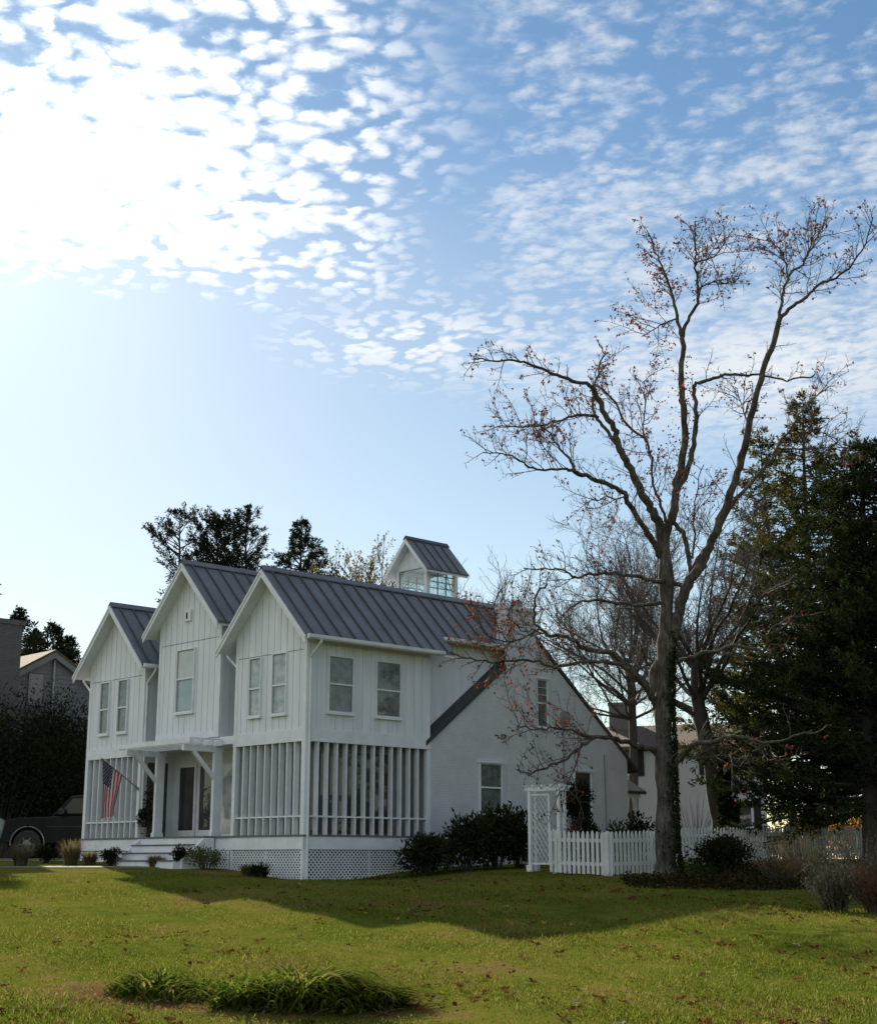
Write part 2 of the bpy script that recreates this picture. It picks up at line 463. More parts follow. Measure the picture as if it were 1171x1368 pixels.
def chev(c, wl, wr, zr, m, t, z_off=0.0, cut=None):
    zl, zr_ = zr - m * wl, zr - m * wr
    return [(c - wl, zl + z_off), (c - wl, zl - t + z_off), (c, zr - t + z_off), (c + wr, zr_ - t + z_off), (c + wr, zr_ + z_off), (c, zr + z_off)]
SLOPE = 1.02
def metal_roof(parent, axis, c, wl, wr, zr, lo, hi, front_trim=True, back_trim=False, step=.47, first=.23, soffit=True, rib=True, cap=True, trim_h=.20):
    mb = MB()
    mb.prism(chev(c, wl, wr, zr, SLOPE, .05), axis, lo, hi)
    r = mb.build('roof', M['roof'], parent)
    if rib:
        rb = MB(); t = lo + first
        while t < hi - .05:
            rb.prism(chev(c, wl + .004, wr + .004, zr, SLOPE, .07, .055), axis, t, t + .045); t += step
        rb.build('seams', M['rib'], r)
    if cap:
        cp = MB(); cp.prism(chev(c, .13, .13, zr + .075, SLOPE, .03), axis, lo - .01, hi + .005)
        cp.build('ridge_cap', M['roof'], r)
    if soffit:
        sf = MB(); sf.prism(chev(c, wl - .03, wr - .03, zr - .052, SLOPE, .10), axis, lo + .02, hi - .02)
        if front_trim:
            sf.prism(chev(c, wl - .015, wr - .015, zr - .051, SLOPE, trim_h), axis, lo - .02, lo + .018)
            sf.prism(chev(c, wl - .0, wr - .0, zr - .049, SLOPE, .075), axis, lo - .045, lo - .021)
        if back_trim:
            sf.prism(chev(c, wl - .015, wr - .015, zr - .051, SLOPE, trim_h), axis, hi - .018, hi + .02)
        sf.build('rake_board', M['trim'], r)
    return r
def window(parent, face, a0, a1, b0, b1, plane=0.0, split=.5, mats=('shade', 'shade'), fw=.034, sill=True, mid=True, bars=0, name='window', hood=False):
    """face 'f' looks along -x of the parent (a=y), 's' looks along -y (a=x); plane is the wall's coordinate"""
    def B(mb, p0, p1, q0, q1, d0, d1):
        if face == 'f': mb.box(plane - d1, plane - d0, p0, p1, q0, q1)
        else: mb.box(p0, p1, plane - d1, plane - d0, q0, q1)
    w = MB(); d = .065
    B(w, a0 - fw, a0, b0 - fw, b1 + fw, 0, d); B(w, a1, a1 + fw, b0 - fw, b1 + fw, 0, d)
    B(w, a0, a1, b1, b1 + fw, 0, d); B(w, a0, a1, b0 - fw, b0, 0, d)
    zm = b0 + (b1 - b0) * split
    if mid:
        B(w, a0, a1, zm - .022, zm + .022, 0, d - .012)
    for k in range(bars):
        zz = zm + .03 + (b1 - zm - .03) * (k + 1) / (bars + 1)
        B(w, a0, a1, zz - .006, zz + .006, 0, .042)
    if sill: B(w, a0 - fw - .03, a1 + fw + .03, b0 - fw - .055, b0 - fw, 0, d + .02)
    if hood: B(w, a0 - fw - .05, a1 + fw + .05, b1 + fw, b1 + fw + .035, 0, d + .05)
    o = w.build(name, M['trim'], parent)
    # sash rails and panes; the lower sash sits further in than the upper
    s = MB()
    for (q0, q1, dd) in (((zm, b1, .034), (b0, zm, .022)) if mid else ((b0, b1, .03),)):
        sw = .022
        B(s, a0, a0 + sw, q0, q1, 0, dd); B(s, a1 - sw, a1, q0, q1, 0, dd)
        B(s, a0 + sw, a1 - sw, q0, q0 + sw, 0, dd); B(s, a0 + sw, a1 - sw, q1 - sw, q1, 0, dd)
    s.build('sash', M['sash'], o)
    if mid:
        p = MB(); B(p, a0 + .022, a1 - .022, zm + .022, b1 - .022, .001, .026); p.build('pane', M[mats[0]], o)
        p = MB(); B(p, a0 + .022, a1 - .022, b0 + .022, zm - .022, .001, .010); p.build('pane', M[mats[1]], o)
    else:
        p = MB(); B(p, a0 + .028, a1 - .028, b0 + .028, b1 - .028, .001, .018); p.build('pane', M[mats[0]], o)
    return o

BAY_W = 3.03
def bay(v0, zr, z0, hw_, u1, zt, side_u=4.33, name='bay_wall', belt=4.63):
    """upper storey block of one gabled bay with vertical boards on the front and on its near side"""
    c = v0 + BAY_W / 2; v1 = v0 + BAY_W
    ztop = zr - .16 - SLOPE * BAY_W / 2
    mb = MB()
    mb.prism([(v0 + .03, z0), (v1 - .03, z0), (v1 - .03, ztop), (c, zr - .14), (v0 + .03, ztop)], 'x', .03, u1, 1)
    # boards
    def top(v): return zr - .15 - SLOPE * abs(v - c)
    g = .02
    nb = 11; w = BAY_W / nb
    for i in range(nb):
        a, b = v0 + i * w + g / 2, v0 + (i + 1) * w - g / 2
        if i == 0: a = v0
        if i == nb - 1: b = v1
        for (q0, q1) in ((zt, belt - .01), (belt + .01, None)):
            if q1 is None:
                if top(a) <= q0 or top(b) <= q0: 
                    if max(top(a), top(b)) <= q0 + .05: continue
                pts = [(a, q0), (b, q0), (b, max(q0 + .01, top(b)))]
                if a < c < b: pts.append((c, top(c)))
                pts.append((a, max(q0 + .01, top(a))))
                mb.prism(pts, 'x', 0, .035)
            else:
                mb.box(0, .035, a, b, q0, q1)
    n2 = max(1, int(round((side_u - .02) / .3))); w2 = (side_u - .04) / n2
    for i in range(n2):
        a, b = .036 + i * w2 + .005, .036 + (i + 1) * w2 - .005
        if i == 0: a = .036
        mb.box(a, b, v0, v0 + .034, zt, ztop + .05)
    o = mb.build(name, [M['siding'], M['gap']], house)
    # trim: corner boards and the band under the boards
    t = MB()
    t.box(-.018, -.0005, v0 - .015, v0 + .11, zt, ztop + .12); t.box(-.018, -.0005, v1 - .11, v1, zt, ztop + .12)
    t.box(-.016, .10, v0 - .018, v0 - .0005, zt, ztop + .12)
    t.box(-.022, .05, v0 - .022, v1 + .01, z0 - .0, zt)
    t.box(.052, side_u, v0 - .022, v0 + .05, z0, zt)
    t.build('trim_boards', M['trim'], o)
    return o

# --- the three bays -------------------------------------------------
bay(0.0, 6.90, 2.30, 1.93, 4.33, 2.62)
bay(7.50, 6.86, 2.30, 1.93, 4.0, 2.62, side_u=3.9)
bay(3.755, 7.62, 2.62, 1.85, 9.0, 2.80, side_u=6.0, belt=5.36)
rear = MB()
rear.prism([(.5, 0), (3.0, 0), (3.0, 5.15), (1.515, 6.75), (.5, 5.70)], 'x', 4.332, 8.72)
rear.prism([(7.53, 0), (10.5, 0), (10.5, 5.15), (9.02, 6.7), (7.53, 5.15)], 'x', 4.1, 8.0)
rear.box(1.15, 7, 3.0, 7.6, 2.35, 5.2)
rear.build('rear_wall', M['siding'], house)
metal_roof(house, 'x', 1.515, 1.935, 1.935, 6.90, -.38, 4.88)
metal_roof(house, 'x', 1.515, 1.435, 1.935, 6.90, 4.885, 8.80, front_trim=False, first=.2)
metal_roof(house, 'x', 9.015, 1.935, 1.935, 6.86, -.38, 8.0)
metal_roof(house, 'x', 5.27, 1.86, 1.86, 7.62, -.38, 10.6, back_trim=True)

# gutters and downspouts
for (va, ze, u0, u1) in ((-.435, 4.90, -.36, 4.40), (.065, 5.41, 4.90, 7.22), (7.065, 4.86, -.36, 3.0)):
    gt = MB(); gt.prism([(va - .11, ze + .03), (va - .10, ze - .05), (va - .06, ze - .085), (va, ze - .085), (va, ze + .03)], 'x', u0, u1)
    gt.build('gutter', M['trim'], house)
for (va, vw, ze, u) in ((-.49, -.05, 4.84, .06), (3.49, 3.06, 4.86, .02), (7.0, 7.44, 4.80, .02), (10.98, 10.57, 4.82, .0)):
    d = MB(); d.tube([(u, va, ze), (u + .0, va, ze - .08), (u + .02, vw, ze - .42), (u + .03, vw, ze - .55)] + [(u + .03, vw, -1.1 if va < 0 else -.2)], [.034] * 5, 8)
    d.build('downspout', M['trim'], house)

# windows of the bays
window(house, 'f', 1.89, 2.35, 3.08, 4.57, plane=0, mats=('curtain', 'curtain'), bars=0, split=.47)
window(house, 'f', .80, 1.36, 3.07, 4.60, plane=0, mats=('curtain', 'curtain'), split=.47)
window(house, 's', .71, 1.50, 3.10, 4.50, plane=0, mats=('shade', 'shade'), split=.5)
window(house, 's', 2.34, 3.17, 3.09, 4.51, plane=0, mats=('shade', 'shade'), split=.48)
window(house, 'f', 9.37, 9.83, 3.06, 4.56, plane=0, mats=('shade', 'shade'), split=.47)
window(house, 'f', 8.36, 8.84, 3.06, 4.56, plane=0, mats=('shade', 'shade'), split=.47)
window(house, 'f', 4.98, 5.80, 3.42, 5.14, plane=0, mats=('blind', 'bluepane'), split=.53)
v = MB()
v.box(-.06, -.002, 5.22, 5.54, 5.96, 6.28)
v.box(-.065, -.061, 5.36, 5.44, 6.03, 6.21, 1)
v.build('gable_vent', [M['trim'], M['dark']], house)

# --- ground floor: sun porches behind tall slats --------------------
DECK = MB()
DECK.box(-.05, 4.33, -.05, 10.58, -.045, .0)
DECK.box(-.37, -.051, 3.72, 6.85, -.045, .0)
DECK.build('deck', M['deck'], house)
sk = MB()
sk.box(-.028, .02, -.03, 3.03, -.36, -.046); sk.box(.021, 4.33, -.03, .02, -.36, -.046)
sk.box(-.028, .02, 7.36, 10.56, -.36, -.046); sk.box(-.02, .02, 7.2, 10.56, -.9, -.385)
sk.box(.0, .03, 3.031, 7.355, -.36, -.046)
sk.box(.022, 3.9, 10.5, 10.55, -.9, -.046)
sk.build('deck_skirt', M['trim'], house)
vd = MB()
vd.box(.35, 4.3, .35, 10.2, -1.5, -.05)  # near-black box, stands in for the shade under the deck
vd.build('underdeck_shade_box', M['dark'], house)

def lattice(face, a0, a1, b0, b1, plane, sp=.085, w=.03):
    mb = MB()
    L = b1 - b0
    for layer, sgn in ((0, 1), (1, -1)):
        d0 = plane + layer * .011
        t = a0 - L
        while t < a1 + L:
            # strip from (t,b0) to (t+sgn*L, b1), clipped to the panel
            x0, x1 = t, t + sgn * L
            pts = []
            lo, hi = 0.0, 1.0
            dx = x1 - x0
            for lim, s in ((a0, 1), (a1, -1)):
                k = (lim - x0) / dx
                if s * dx > 0: lo = max(lo, k)
                else: hi = min(hi, k)
            if hi - lo > .02:
                p = (x0 + dx * lo, b0 + L * lo); q = (x0 + dx * hi, b0 + L * hi)
                h = w * .7071
                P = [(p[0] - h, p[1]), (p[0] + h, p[1]), (q[0] + h, q[1]), (q[0] - h, q[1])]
                ax = 'x' if face == 'f' else 'y'
                mb.prism(P, ax, d0, d0 + .009)
            t += sp * 1.414
    def B(p0, p1, q0, q1):
        if face == 'f': mb.box(plane - .008, plane + .03, p0, p1, q0, q1)
        else: mb.box(p0, p1, plane - .008, plane + .03, q0, q1)
    B(a0 - .05, a0 + .015, b0, b1); B(a1 - .015, a1 + .05, b0, b1)
    mid = (a0 + a1) / 2
    B(mid - .012, mid + .012, b0, b1)
    return mb.build('lattice_skirt', M['trim'], house)
lattice('f', .07, 2.97, -1.45, -.365, .0)
lattice('s', .10, 4.25, -1.45, -.365, .0)
lattice('f', 3.15, 3.95, -1.2, -.365, .012)

for k, vv in enumerate((0.0, 2.90, 7.50, 10.40)):
    cp_ = MB(); cp_.box(-.02, .12, vv, vv + .13, .0, 2.298)
    if k == 0: cp_.box(-.021, .122, -.03, .0005, -1.3, 2.299)
    cp_.build('corner_post', M['trim'], house)
cp_ = MB(); cp_.box(4.2, 4.33, -.005, .12, .0, 2.298); cp_.build('corner_post', M['trim'], house)

def slats(face, a0, a1, n, plane, depth=.19, z0=.0, z1=2.298, rail=.45, th=.04):
    mb = MB()
    def B(p0, p1, d0, d1, q0, q1):
        if face == 'f': mb.box(plane + d0, plane + d1, p0, p1, q0, q1)
        else: mb.box(p0, p1, plane + d0, plane + d1, q0, q1)
    st = (a1 - a0) / n
    edges = [a0 + st * i for i in range(1, n)]
    for e in edges: B(e - th / 2, e + th / 2, 0, depth, z0, z1)
    xs = [a0] + [e for e in edges] + [a1]
    for i in range(n):
        l = xs[i] + (th / 2 if i else 0) ; r = xs[i + 1] - (th / 2 if i < n - 1 else 0)
        B(l, r, .02, depth * .9, rail - .02, rail + .02)
    return mb.build('slat_screen', M['trim'], house)
slats('f', .13, 2.90, 9, .0, depth=.165)
slats('s', .12, 4.2, 13, .0, depth=.15)
slats('f', 7.63, 10.40, 9, .0, depth=.165)

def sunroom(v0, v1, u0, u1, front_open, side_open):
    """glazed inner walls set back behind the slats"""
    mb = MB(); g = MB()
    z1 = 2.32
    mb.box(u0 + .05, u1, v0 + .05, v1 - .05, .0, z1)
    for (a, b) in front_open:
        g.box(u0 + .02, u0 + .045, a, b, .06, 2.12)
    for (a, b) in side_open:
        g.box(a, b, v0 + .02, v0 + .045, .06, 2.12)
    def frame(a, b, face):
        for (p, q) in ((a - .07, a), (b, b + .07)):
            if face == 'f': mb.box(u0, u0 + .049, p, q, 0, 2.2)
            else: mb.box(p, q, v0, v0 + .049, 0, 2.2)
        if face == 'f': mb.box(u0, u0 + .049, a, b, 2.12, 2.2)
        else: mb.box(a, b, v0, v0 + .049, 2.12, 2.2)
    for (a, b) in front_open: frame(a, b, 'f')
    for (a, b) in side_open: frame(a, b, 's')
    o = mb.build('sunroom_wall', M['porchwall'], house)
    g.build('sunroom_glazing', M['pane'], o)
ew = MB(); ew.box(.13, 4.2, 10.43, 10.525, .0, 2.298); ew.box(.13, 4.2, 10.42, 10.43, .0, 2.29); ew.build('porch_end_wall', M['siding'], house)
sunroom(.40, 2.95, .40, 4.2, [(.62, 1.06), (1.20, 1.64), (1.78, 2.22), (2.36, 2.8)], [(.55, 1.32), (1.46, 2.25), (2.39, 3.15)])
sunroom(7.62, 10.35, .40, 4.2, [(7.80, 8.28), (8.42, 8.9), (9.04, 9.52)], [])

# --- entry ----------------------------------------------------------
en = MB()
en.box(1.14, 1.3, 2.9, 7.75, .0, 2.62)                               # back wall
en.box(.02, 1.14, 3.0, 7.5, 2.40, 2.61)                               # ceiling under the middle bay
en.box(.13, 1.14, 2.97, 3.03, .0, 2.30)
for (a, b) in ((.125, .22), (.56, .64), (.93, 1.135)):                # mullions between the glass on the left return
    en.box(a, b, 7.50, 7.61, .0, 2.298)
en.box(.22, .93, 7.50, 7.61, 2.12, 2.298)
entry = en.build('entry_wall', M['trim'], house)
g = MB()
g.box(.22, .56, 7.53, 7.55, .02, 2.12); g.box(.64, .93, 7.53, 7.55, .02, 2.12)
g.build('entry_glazing', M['pane'], entry)
def door(a0, a1, pm, handle):
    d = MB(); u = 1.07; s = .10
    d.box(u, 1.139, a0, a0 + s, .02, 2.08); d.box(u, 1.139, a1 - s, a1, .02, 2.08)
    d.box(u, 1.139, a0 + s, a1 - s, 1.98, 2.08); d.box(u, 1.139, a0 + s, a1 - s, .02, .20)
    o = d.build('door', M['trim'], house)
    p = MB(); p.box(u + .02, u + .05, a0 + s, a1 - s, .20, 1.98); p.build('pane', M[pm], o)
    if handle:
        h = MB(); h.box(u - .04, u - .001, a0 + .035, a0 + .06, .95, 1.15); h.build('handle', M['galv'], o)
    return o
door(6.28, 7.22, 'pane', False)
door(5.42, 6.20, 'pane', True)
d = MB(); d.box(1.085, 1.139, 4.45, 5.06, .02, 2.08); o = d.build('side_light', M['trim'], house)
p = MB(); p.box(1.07, 1.084, 4.52, 4.99, .10, 2.0); p.build('pane', M['curtain'], o)  # pale curtain colours here paint a bright reflection into the glass

# posts, braces and the little pergola over the steps
pg = MB()
for vv in (3.80, 6.58):
    pg.box(-.06, .20, vv, vv + .10, .0, 2.40)
    pg.box(-1.06, .25, vv + .01, vv + .09, 2.21, 2.37)
    pg.beam((-.03, vv + .05, 1.52), (-.72, vv + .05, 2.22), .075, .10)
    pg.box(-.09, .22, vv - .02, vv + .12, .001, .12)
for uu in (-1.0, -.66, -.32, .0):
    pg.box(uu - .03, uu + .03, 3.55, 7.06, 2.372, 2.52)
pg.box(-1.05, -1.034, 3.55, 7.06, 2.40, 2.535)
for k in range(10):
    vv = 3.62 + k * .376
    pg.box(-1.03, .012, vv - .02, vv + .02, 2.521, 2.55)
pg.build('pergola', M['trim'], house)

st = MB(); tr = MB()
zs = [-.045, -.21, -.42, -.62, -.95]
us = [-.35, -.65, -.95, -1.25]
for k in range(4):
    st.box(us[k], us[k] + .31 if k else -.052, 3.80, 6.78, -1.0, zs[k] - (.035 if k else .001))
    if k: tr.box(us[k] - .03, us[k - 1] - .001, 3.81, 6.77, zs[k] - .034, zs[k])
for vv in (3.70, 6.785):
    st.prism([(-.052, -.05), (-.36, -.05), (-1.05, -.62), (-1.05, -1.0), (-.052, -1.0)], 'y', vv, vv + .09)
s_ = st.build('front_steps', M['trim'], house)
tr.build('treads', M['deck'], s_)

# --- painted brick cape with chimney ---------------------------------
cape = MB()
A0, AP, A1 = 4.335, 8.6, 12.75
cape.prism([(A0, -1.6), (A1, -1.6), (A1, 2.42), (AP, 5.70), (A0, 2.52)], 'y', .004, 10.3)
cw = cape.build('brick_wall', M['pbrick'], house)
rf = MB()
rf.prism([(4.15, 2.40), (4.15, 2.52), (AP, 5.86), (13.25, 2.12), (13.25, 2.02), (AP, 5.74)], 'y', -.05, 10.4)
rf.build('roof', M['asphalt'], house)
ch = MB()
ch.box(7.30, 8.53, -.07, .003, -1.5, 5.86); ch.box(7.26, 8.54, -.10, .30, 5.45, 6.50)
ch.box(7.23, 8.57, -.13, .33, 6.501, 6.58); ch.box(7.30, 8.50, -.06, .26, 6.581, 6.63)
chim = ch.build('chimney', M['pbrick'], house)
pt = MB(); pt.lathe((7.95, .10, 0), [(.15, 6.631), (.15, 6.78), (.17, 6.785), (.17, 6.82)], 16); pt.build('chimney_pot', M['vent'], chim)
sh = MB(); sh.box(8.541, 8.78, -.10, .3, 5.93, 5.98); sh.build('shoulder', M['pbrick'], chim)
lv = MB()
for k in range(5): lv.box(8.62, 9.22 - .0 * k, -.02, .0035, 5.02 + k * .085, 5.05 + k * .085)
lv.build('brick_vent', M['vent'], house)
window(house, 's', 8.62, 9.04, 3.20, 4.55, plane=.004, mats=('shade', 'shade'), split=.5, bars=2, hood=True)
window(house, 's', 6.22, 7.06, .66, 2.00, plane=.004, mats=('shade', 'shade'), split=.52, hood=True)
window(house, 's', 10.22, 10.94, .50, 1.93, plane=.004, mats=('pane', 'pane'), split=.52, hood=True)
mt = MB()
mt.box(9.66, 9.98, -.10, .003, 3.36, 3.68); mt.tube([(9.74, -.04, 3.36), (9.74, -.04, .2)], [.022, .022], 6)
mt.build('meter_box', M['vent'], house)
mt = MB(); mt.tube([(11.62, -.03, 2.5), (11.66, -.03, -1.0)], [.02, .02], 6); mt.build('wall_conduit', M['vent'], house)

# --- rear porch beside the cape --------------------------------------
pc = MB()
pc.box(12.8, 16.0, 3.2, 6.5, -1.3, 2.0)
pc.box(14.9, 15.02, 1.45, 1.57, -1.2, 1.35); pc.box(12.8, 15.1, 1.38, 1.50, 1.35, 1.55)
pc.box(13.55, 13.65, 3.14, 3.199, -1.2, .95); pc.box(14.35, 14.45, 3.14, 3.199, -1.2, .95); pc.box(13.65, 14.35, 3.14, 3.199, .85, .95)
pw = pc.build('rear_porch', M['siding'], house)
q = MB(); q.box(13.65, 14.35, 3.17, 3.198, -1.2, .85); q.build('porch_door', M['dark'], pw)
q = MB(); q.prism([(1.25, 1.56), (3.4, 2.75), (3.4, 2.62), (1.25, 1.46)], 'x', 12.76, 15.25); q.build('porch_roof', M['asphalt'], pw)

# --- cupola -----------------------------------------------------------
cu = MB()
CU0, CU1, CV = 8.46, 9.86, 5.27
hwid = .74
cu.box(CU0, CU1, CV - hwid, CV + hwid, 6.6, 7.74)
for (a, b) in ((CU0, CU0 + .14), (CU1 - .14, CU1)):
    for (c, d_) in ((CV - hwid, CV - hwid + .14), (CV + hwid - .14, CV + hwid)):
        cu.box(a, b, c, d_, 7.741, 8.66)
cu.box(CU0 + .14, CU1 - .14, CV - hwid, CV - hwid + .10, 8.56, 8.66); cu.box(CU0 + .14, CU1 - .14, CV + hwid - .10, CV + hwid, 8.56, 8.66)
cu.prism([(CV - hwid, 8.661), (CV + hwid, 8.661), (CV, 9.42)], 'x', CU0, CU0 + .1)
cu.prism([(CV - hwid, 8.661), (CV + hwid, 8.661), (CV, 9.42)], 'x', CU1 - .1, CU1)
cu.box(CU0 + .001, CU0 + .1, CV - hwid + .14, CV + hwid - .14, 8.60, 8.66); cu.box(CU1 - .1, CU1 - .001, CV - hwid + .14, CV + hwid - .14, 8.60, 8.66)
cupola = cu.build('cupola', M['siding'], house)
cg = MB()   # see-through windows: only bars, with clear panes
cgl, nt, b = new_mat('clear_glass')
tr_ = nt.nodes.new('ShaderNodeBsdfTransparent'); tr_.inputs[0].default_value = (.93, .98, .97, 1)
gl_ = nt.nodes.new('ShaderNodeBsdfGlossy'); gl_.inputs['Roughness'].default_value = .03
mx_ = nt.nodes.new('ShaderNodeMixShader'); mx_.inputs[0].default_value = .12
nt.links.new(tr_.outputs[0], mx_.inputs[1]); nt.links.new(gl_.outputs[0], mx_.inputs[2]); nt.links.new(mx_.outputs[0], nt.nodes['Material Output'].inputs[0])
M['clear'] = cgl
def cup_win(face, plane, s):
    bars = MB(); pn = MB()
    if face == 'f':
        a0, a1 = CV - hwid + .14, CV + hwid - .14
        pn.box(plane + .03, plane + .04, a0, a1, 7.742, 8.599)
        bars.box(plane + .015, plane + .055, a0, a1, 8.575, 8.599); bars.box(plane + .015, plane + .055, a0, a1, 7.742, 7.77); bars.box(plane + .016, plane + .054, a0, a0 + .025, 7.771, 8.574); bars.box(plane + .016, plane + .054, a1 - .025, a1, 7.771, 8.574)
    else:
        a0, a1 = CU0 + .14, CU1 - .14
        pn.box(a0, a1, plane + .03, plane + .04, 7.742, 8.56)
        for k in (1, 2, 3): bars.box(a0, a1, plane + .015, plane + .055, 7.742 + .82 * k / 4 - .012, 7.742 + .82 * k / 4 + .012)
        for k in (1, 2): bars.box(a0 + (a1 - a0) * k / 3 - .012, a0 + (a1 - a0) * k / 3 + .012, plane + .016, plane + .054, 7.742, 8.56)
    o = bars.build('window', M['vent'], cupola)
    # bars belong to the window; the pane is coloured glass of the same window mesh level
    pn.build('window_glass', M['clear'], cupola)
cup_win('f', CU0, 0); cup_win('f', CU1 - .08, 0); cup_win('s', CV - hwid, 0); cup_win('s', CV + hwid - .08, 0)
def cup_roof():
    mb = MB(); mb.prism(chev(CV, 1.02, 1.02, 9.64, 1.12, .05), 'x', CU0 - .27, CU1 + .24)
    rr = mb.build('cupola_roof', M['roof'], cupola)
    # ribs, cap and rake boards merged so the part tree stays three deep
    t = CU0
    mb2 = MB()
    while t < CU1 + .15:
        mb2.prism(chev(CV, 1.024, 1.024, 9.64, 1.12, .06, .045), 'x', t, t + .04); t += .40
    mb2.prism(chev(CV, .10, .10, 9.70, 1.12, .03), 'x', CU0 - .28, CU1 + .245)
    mb2.build('cupola_seams', M['rib'], cupola)
    sf = MB(); sf.prism(chev(CV, 1.0, 1.0, 9.588, 1.12, .09), 'x', CU0 - .25, CU1 + .22)
    sf.prism(chev(CV, 1.01, 1.01, 9.589, 1.12, .15), 'x', CU0 - .29, CU0 - .251)
    sf.build('cupola_rake_board', M['trim'], cupola)
cup_roof()

# ================================================================== FLAG
def flag():
    red = paint('flag_red', (.42, .018, .03), (.50, .025, .04), .8, 8); wh = paint('flag_white', (.62, .61, .60), (.72, .71, .70), .8, 8); bl = paint('flag_blue', (.018, .022, .06), (.03, .035, .085), .8, 8)
    wood = paint('flag_staff', (.14, .09, .05), (.2, .13, .08), .5)
    base = hw(-.04, 7.55, 1.38)
    Yd = base[1]
    tip = at(136, 1014, Yd - 1.05)
    root = thing('flag', 'stars and stripes flag hanging from a slanted staff on the left porch', 'flag', tuple(base))
    inv = -base
    p = MB(); p.tube([(0, 0, 0), tuple(tip - base)], [.016, .014], 8); ball = tip - base
    p.lathe(ball, [(.0, -.03), (.026, -.015), (.03, 0), (.026, .015), (.0, .03)], 10)
    p.build('staff', wood, root)
    br = MB(); br.beam((.03, .03, -.06), (-.06, -.05, .05), .05, .05); br.build('bracket', M['galv'], root)
    # cloth: s along the staff, t down the drape
    H0 = tip + (base - tip) * .03; H1 = tip + (base - tip) * .56
    ns, ntt = 26, 30
    def pt(s, t):
        top = H0 + (H1 - H0) * s
        L = 1.62
        drop = L * t
        gather = 1 - .36 * min(1, t * 1.2)                            # folds gather towards the fly
        ctr = H0 + (H1 - H0) * .18
        horiz = ctr + (top - ctr) * gather
        z = top[2] - drop * (.70 + .30 * (1 - s)) + (horiz[2] - top[2]) * .0
        fold = .05 * math.sin(s * 9 + t * 2.5) * min(1, t * 2)
        return np.array([horiz[0] + fold * .6, horiz[1] - fold, z]) - base
    mb = MB(); verts = []; faces = []; mi = []
    for i in range(ns + 1):
        for j in range(ntt + 1): verts.append(pt(i / ns, j / ntt))
    for i in range(ns):
        for j in range(ntt):
            a = i * (ntt + 1) + j
            faces.append((a, a + 1, a + ntt + 2, a + ntt + 1))
            stripe = int(i * 13 / ns); c = 0 if stripe % 2 == 0 else 1
            if stripe < 7 and j < ntt * .4: c = 2
            mi.append(c)
    mb.v = [tuple(q) for q in verts]; mb.f = faces; mb.mi = mi
    # stars, alternating rows
    for r_ in range(9):
        for c_ in range(6 if r_ % 2 == 0 else 5):
            s = (r_ + 1) / 10 * 7 / 13; t = .4 * ((c_ + .5 if r_ % 2 == 0 else c_ + 1) / 6)
            o_ = pt(s, t); du = pt(s + .01, t) - o_; dv = pt(s, t + .01) - o_
            du /= np.linalg.norm(du); dv /= np.linalg.norm(dv)
            nn = np.cross(du, dv); nn /= np.linalg.norm(nn)
            if nn[1] > 0: nn = -nn
            vs = []
            for k in range(10):
                rr = .020 if k % 2 == 0 else .009
                a = math.pi * k / 5
                vs.append(o_ + nn * .006 + (du * math.cos(a) + dv * math.sin(a)) * rr)
            mb.add(vs, [tuple(range(10))], 1)
    mb.build('cloth', [red, wh, bl], root)
flag()

# ================================================================== VEGETATION TOOLS
def bark_mat():
    m, nt, b = new_mat('maple_bark')
    n1 = X(noise_tex(nt, 16, 6, .7, sz=.16)); n2 = X(noise_tex(nt, 1.6, 4, .6)); n3 = X(noise_tex(nt, 7, 3, .6))
    f = n1 * .55 + n2 * .30 + n3 * .15
    nt.links.new(ramp(nt, f.v, [(.36, (.024, .021, .018)), (.48, (.068, .060, .051)), (.56, (.115, .104, .090)), (.66, (.20, .19, .17))]), b.inputs['Base Color'])
    b.inputs['Roughness'].default_value = .95; b.inputs['Specular IOR Level'].default_value = .15
    bp = nt.nodes.new('ShaderNodeBump'); bp.inputs['Strength'].default_value = 1.0; bp.inputs['Distance'].default_value = .05
    nt.links.new(n1.v, bp.inputs['Height']); nt.links.new(bp.outputs[0], b.inputs['Normal'])
    return m
M['bark'] = bark_mat()
M['darkbark'] = paint('dark_bark', (.03, .026, .022), (.065, .055, .045), .95, 4, .8, 25, sz=.4)
M['twig'] = paint('twig_bark', (.055, .045, .04), (.11, .09, .08), .8, 6)

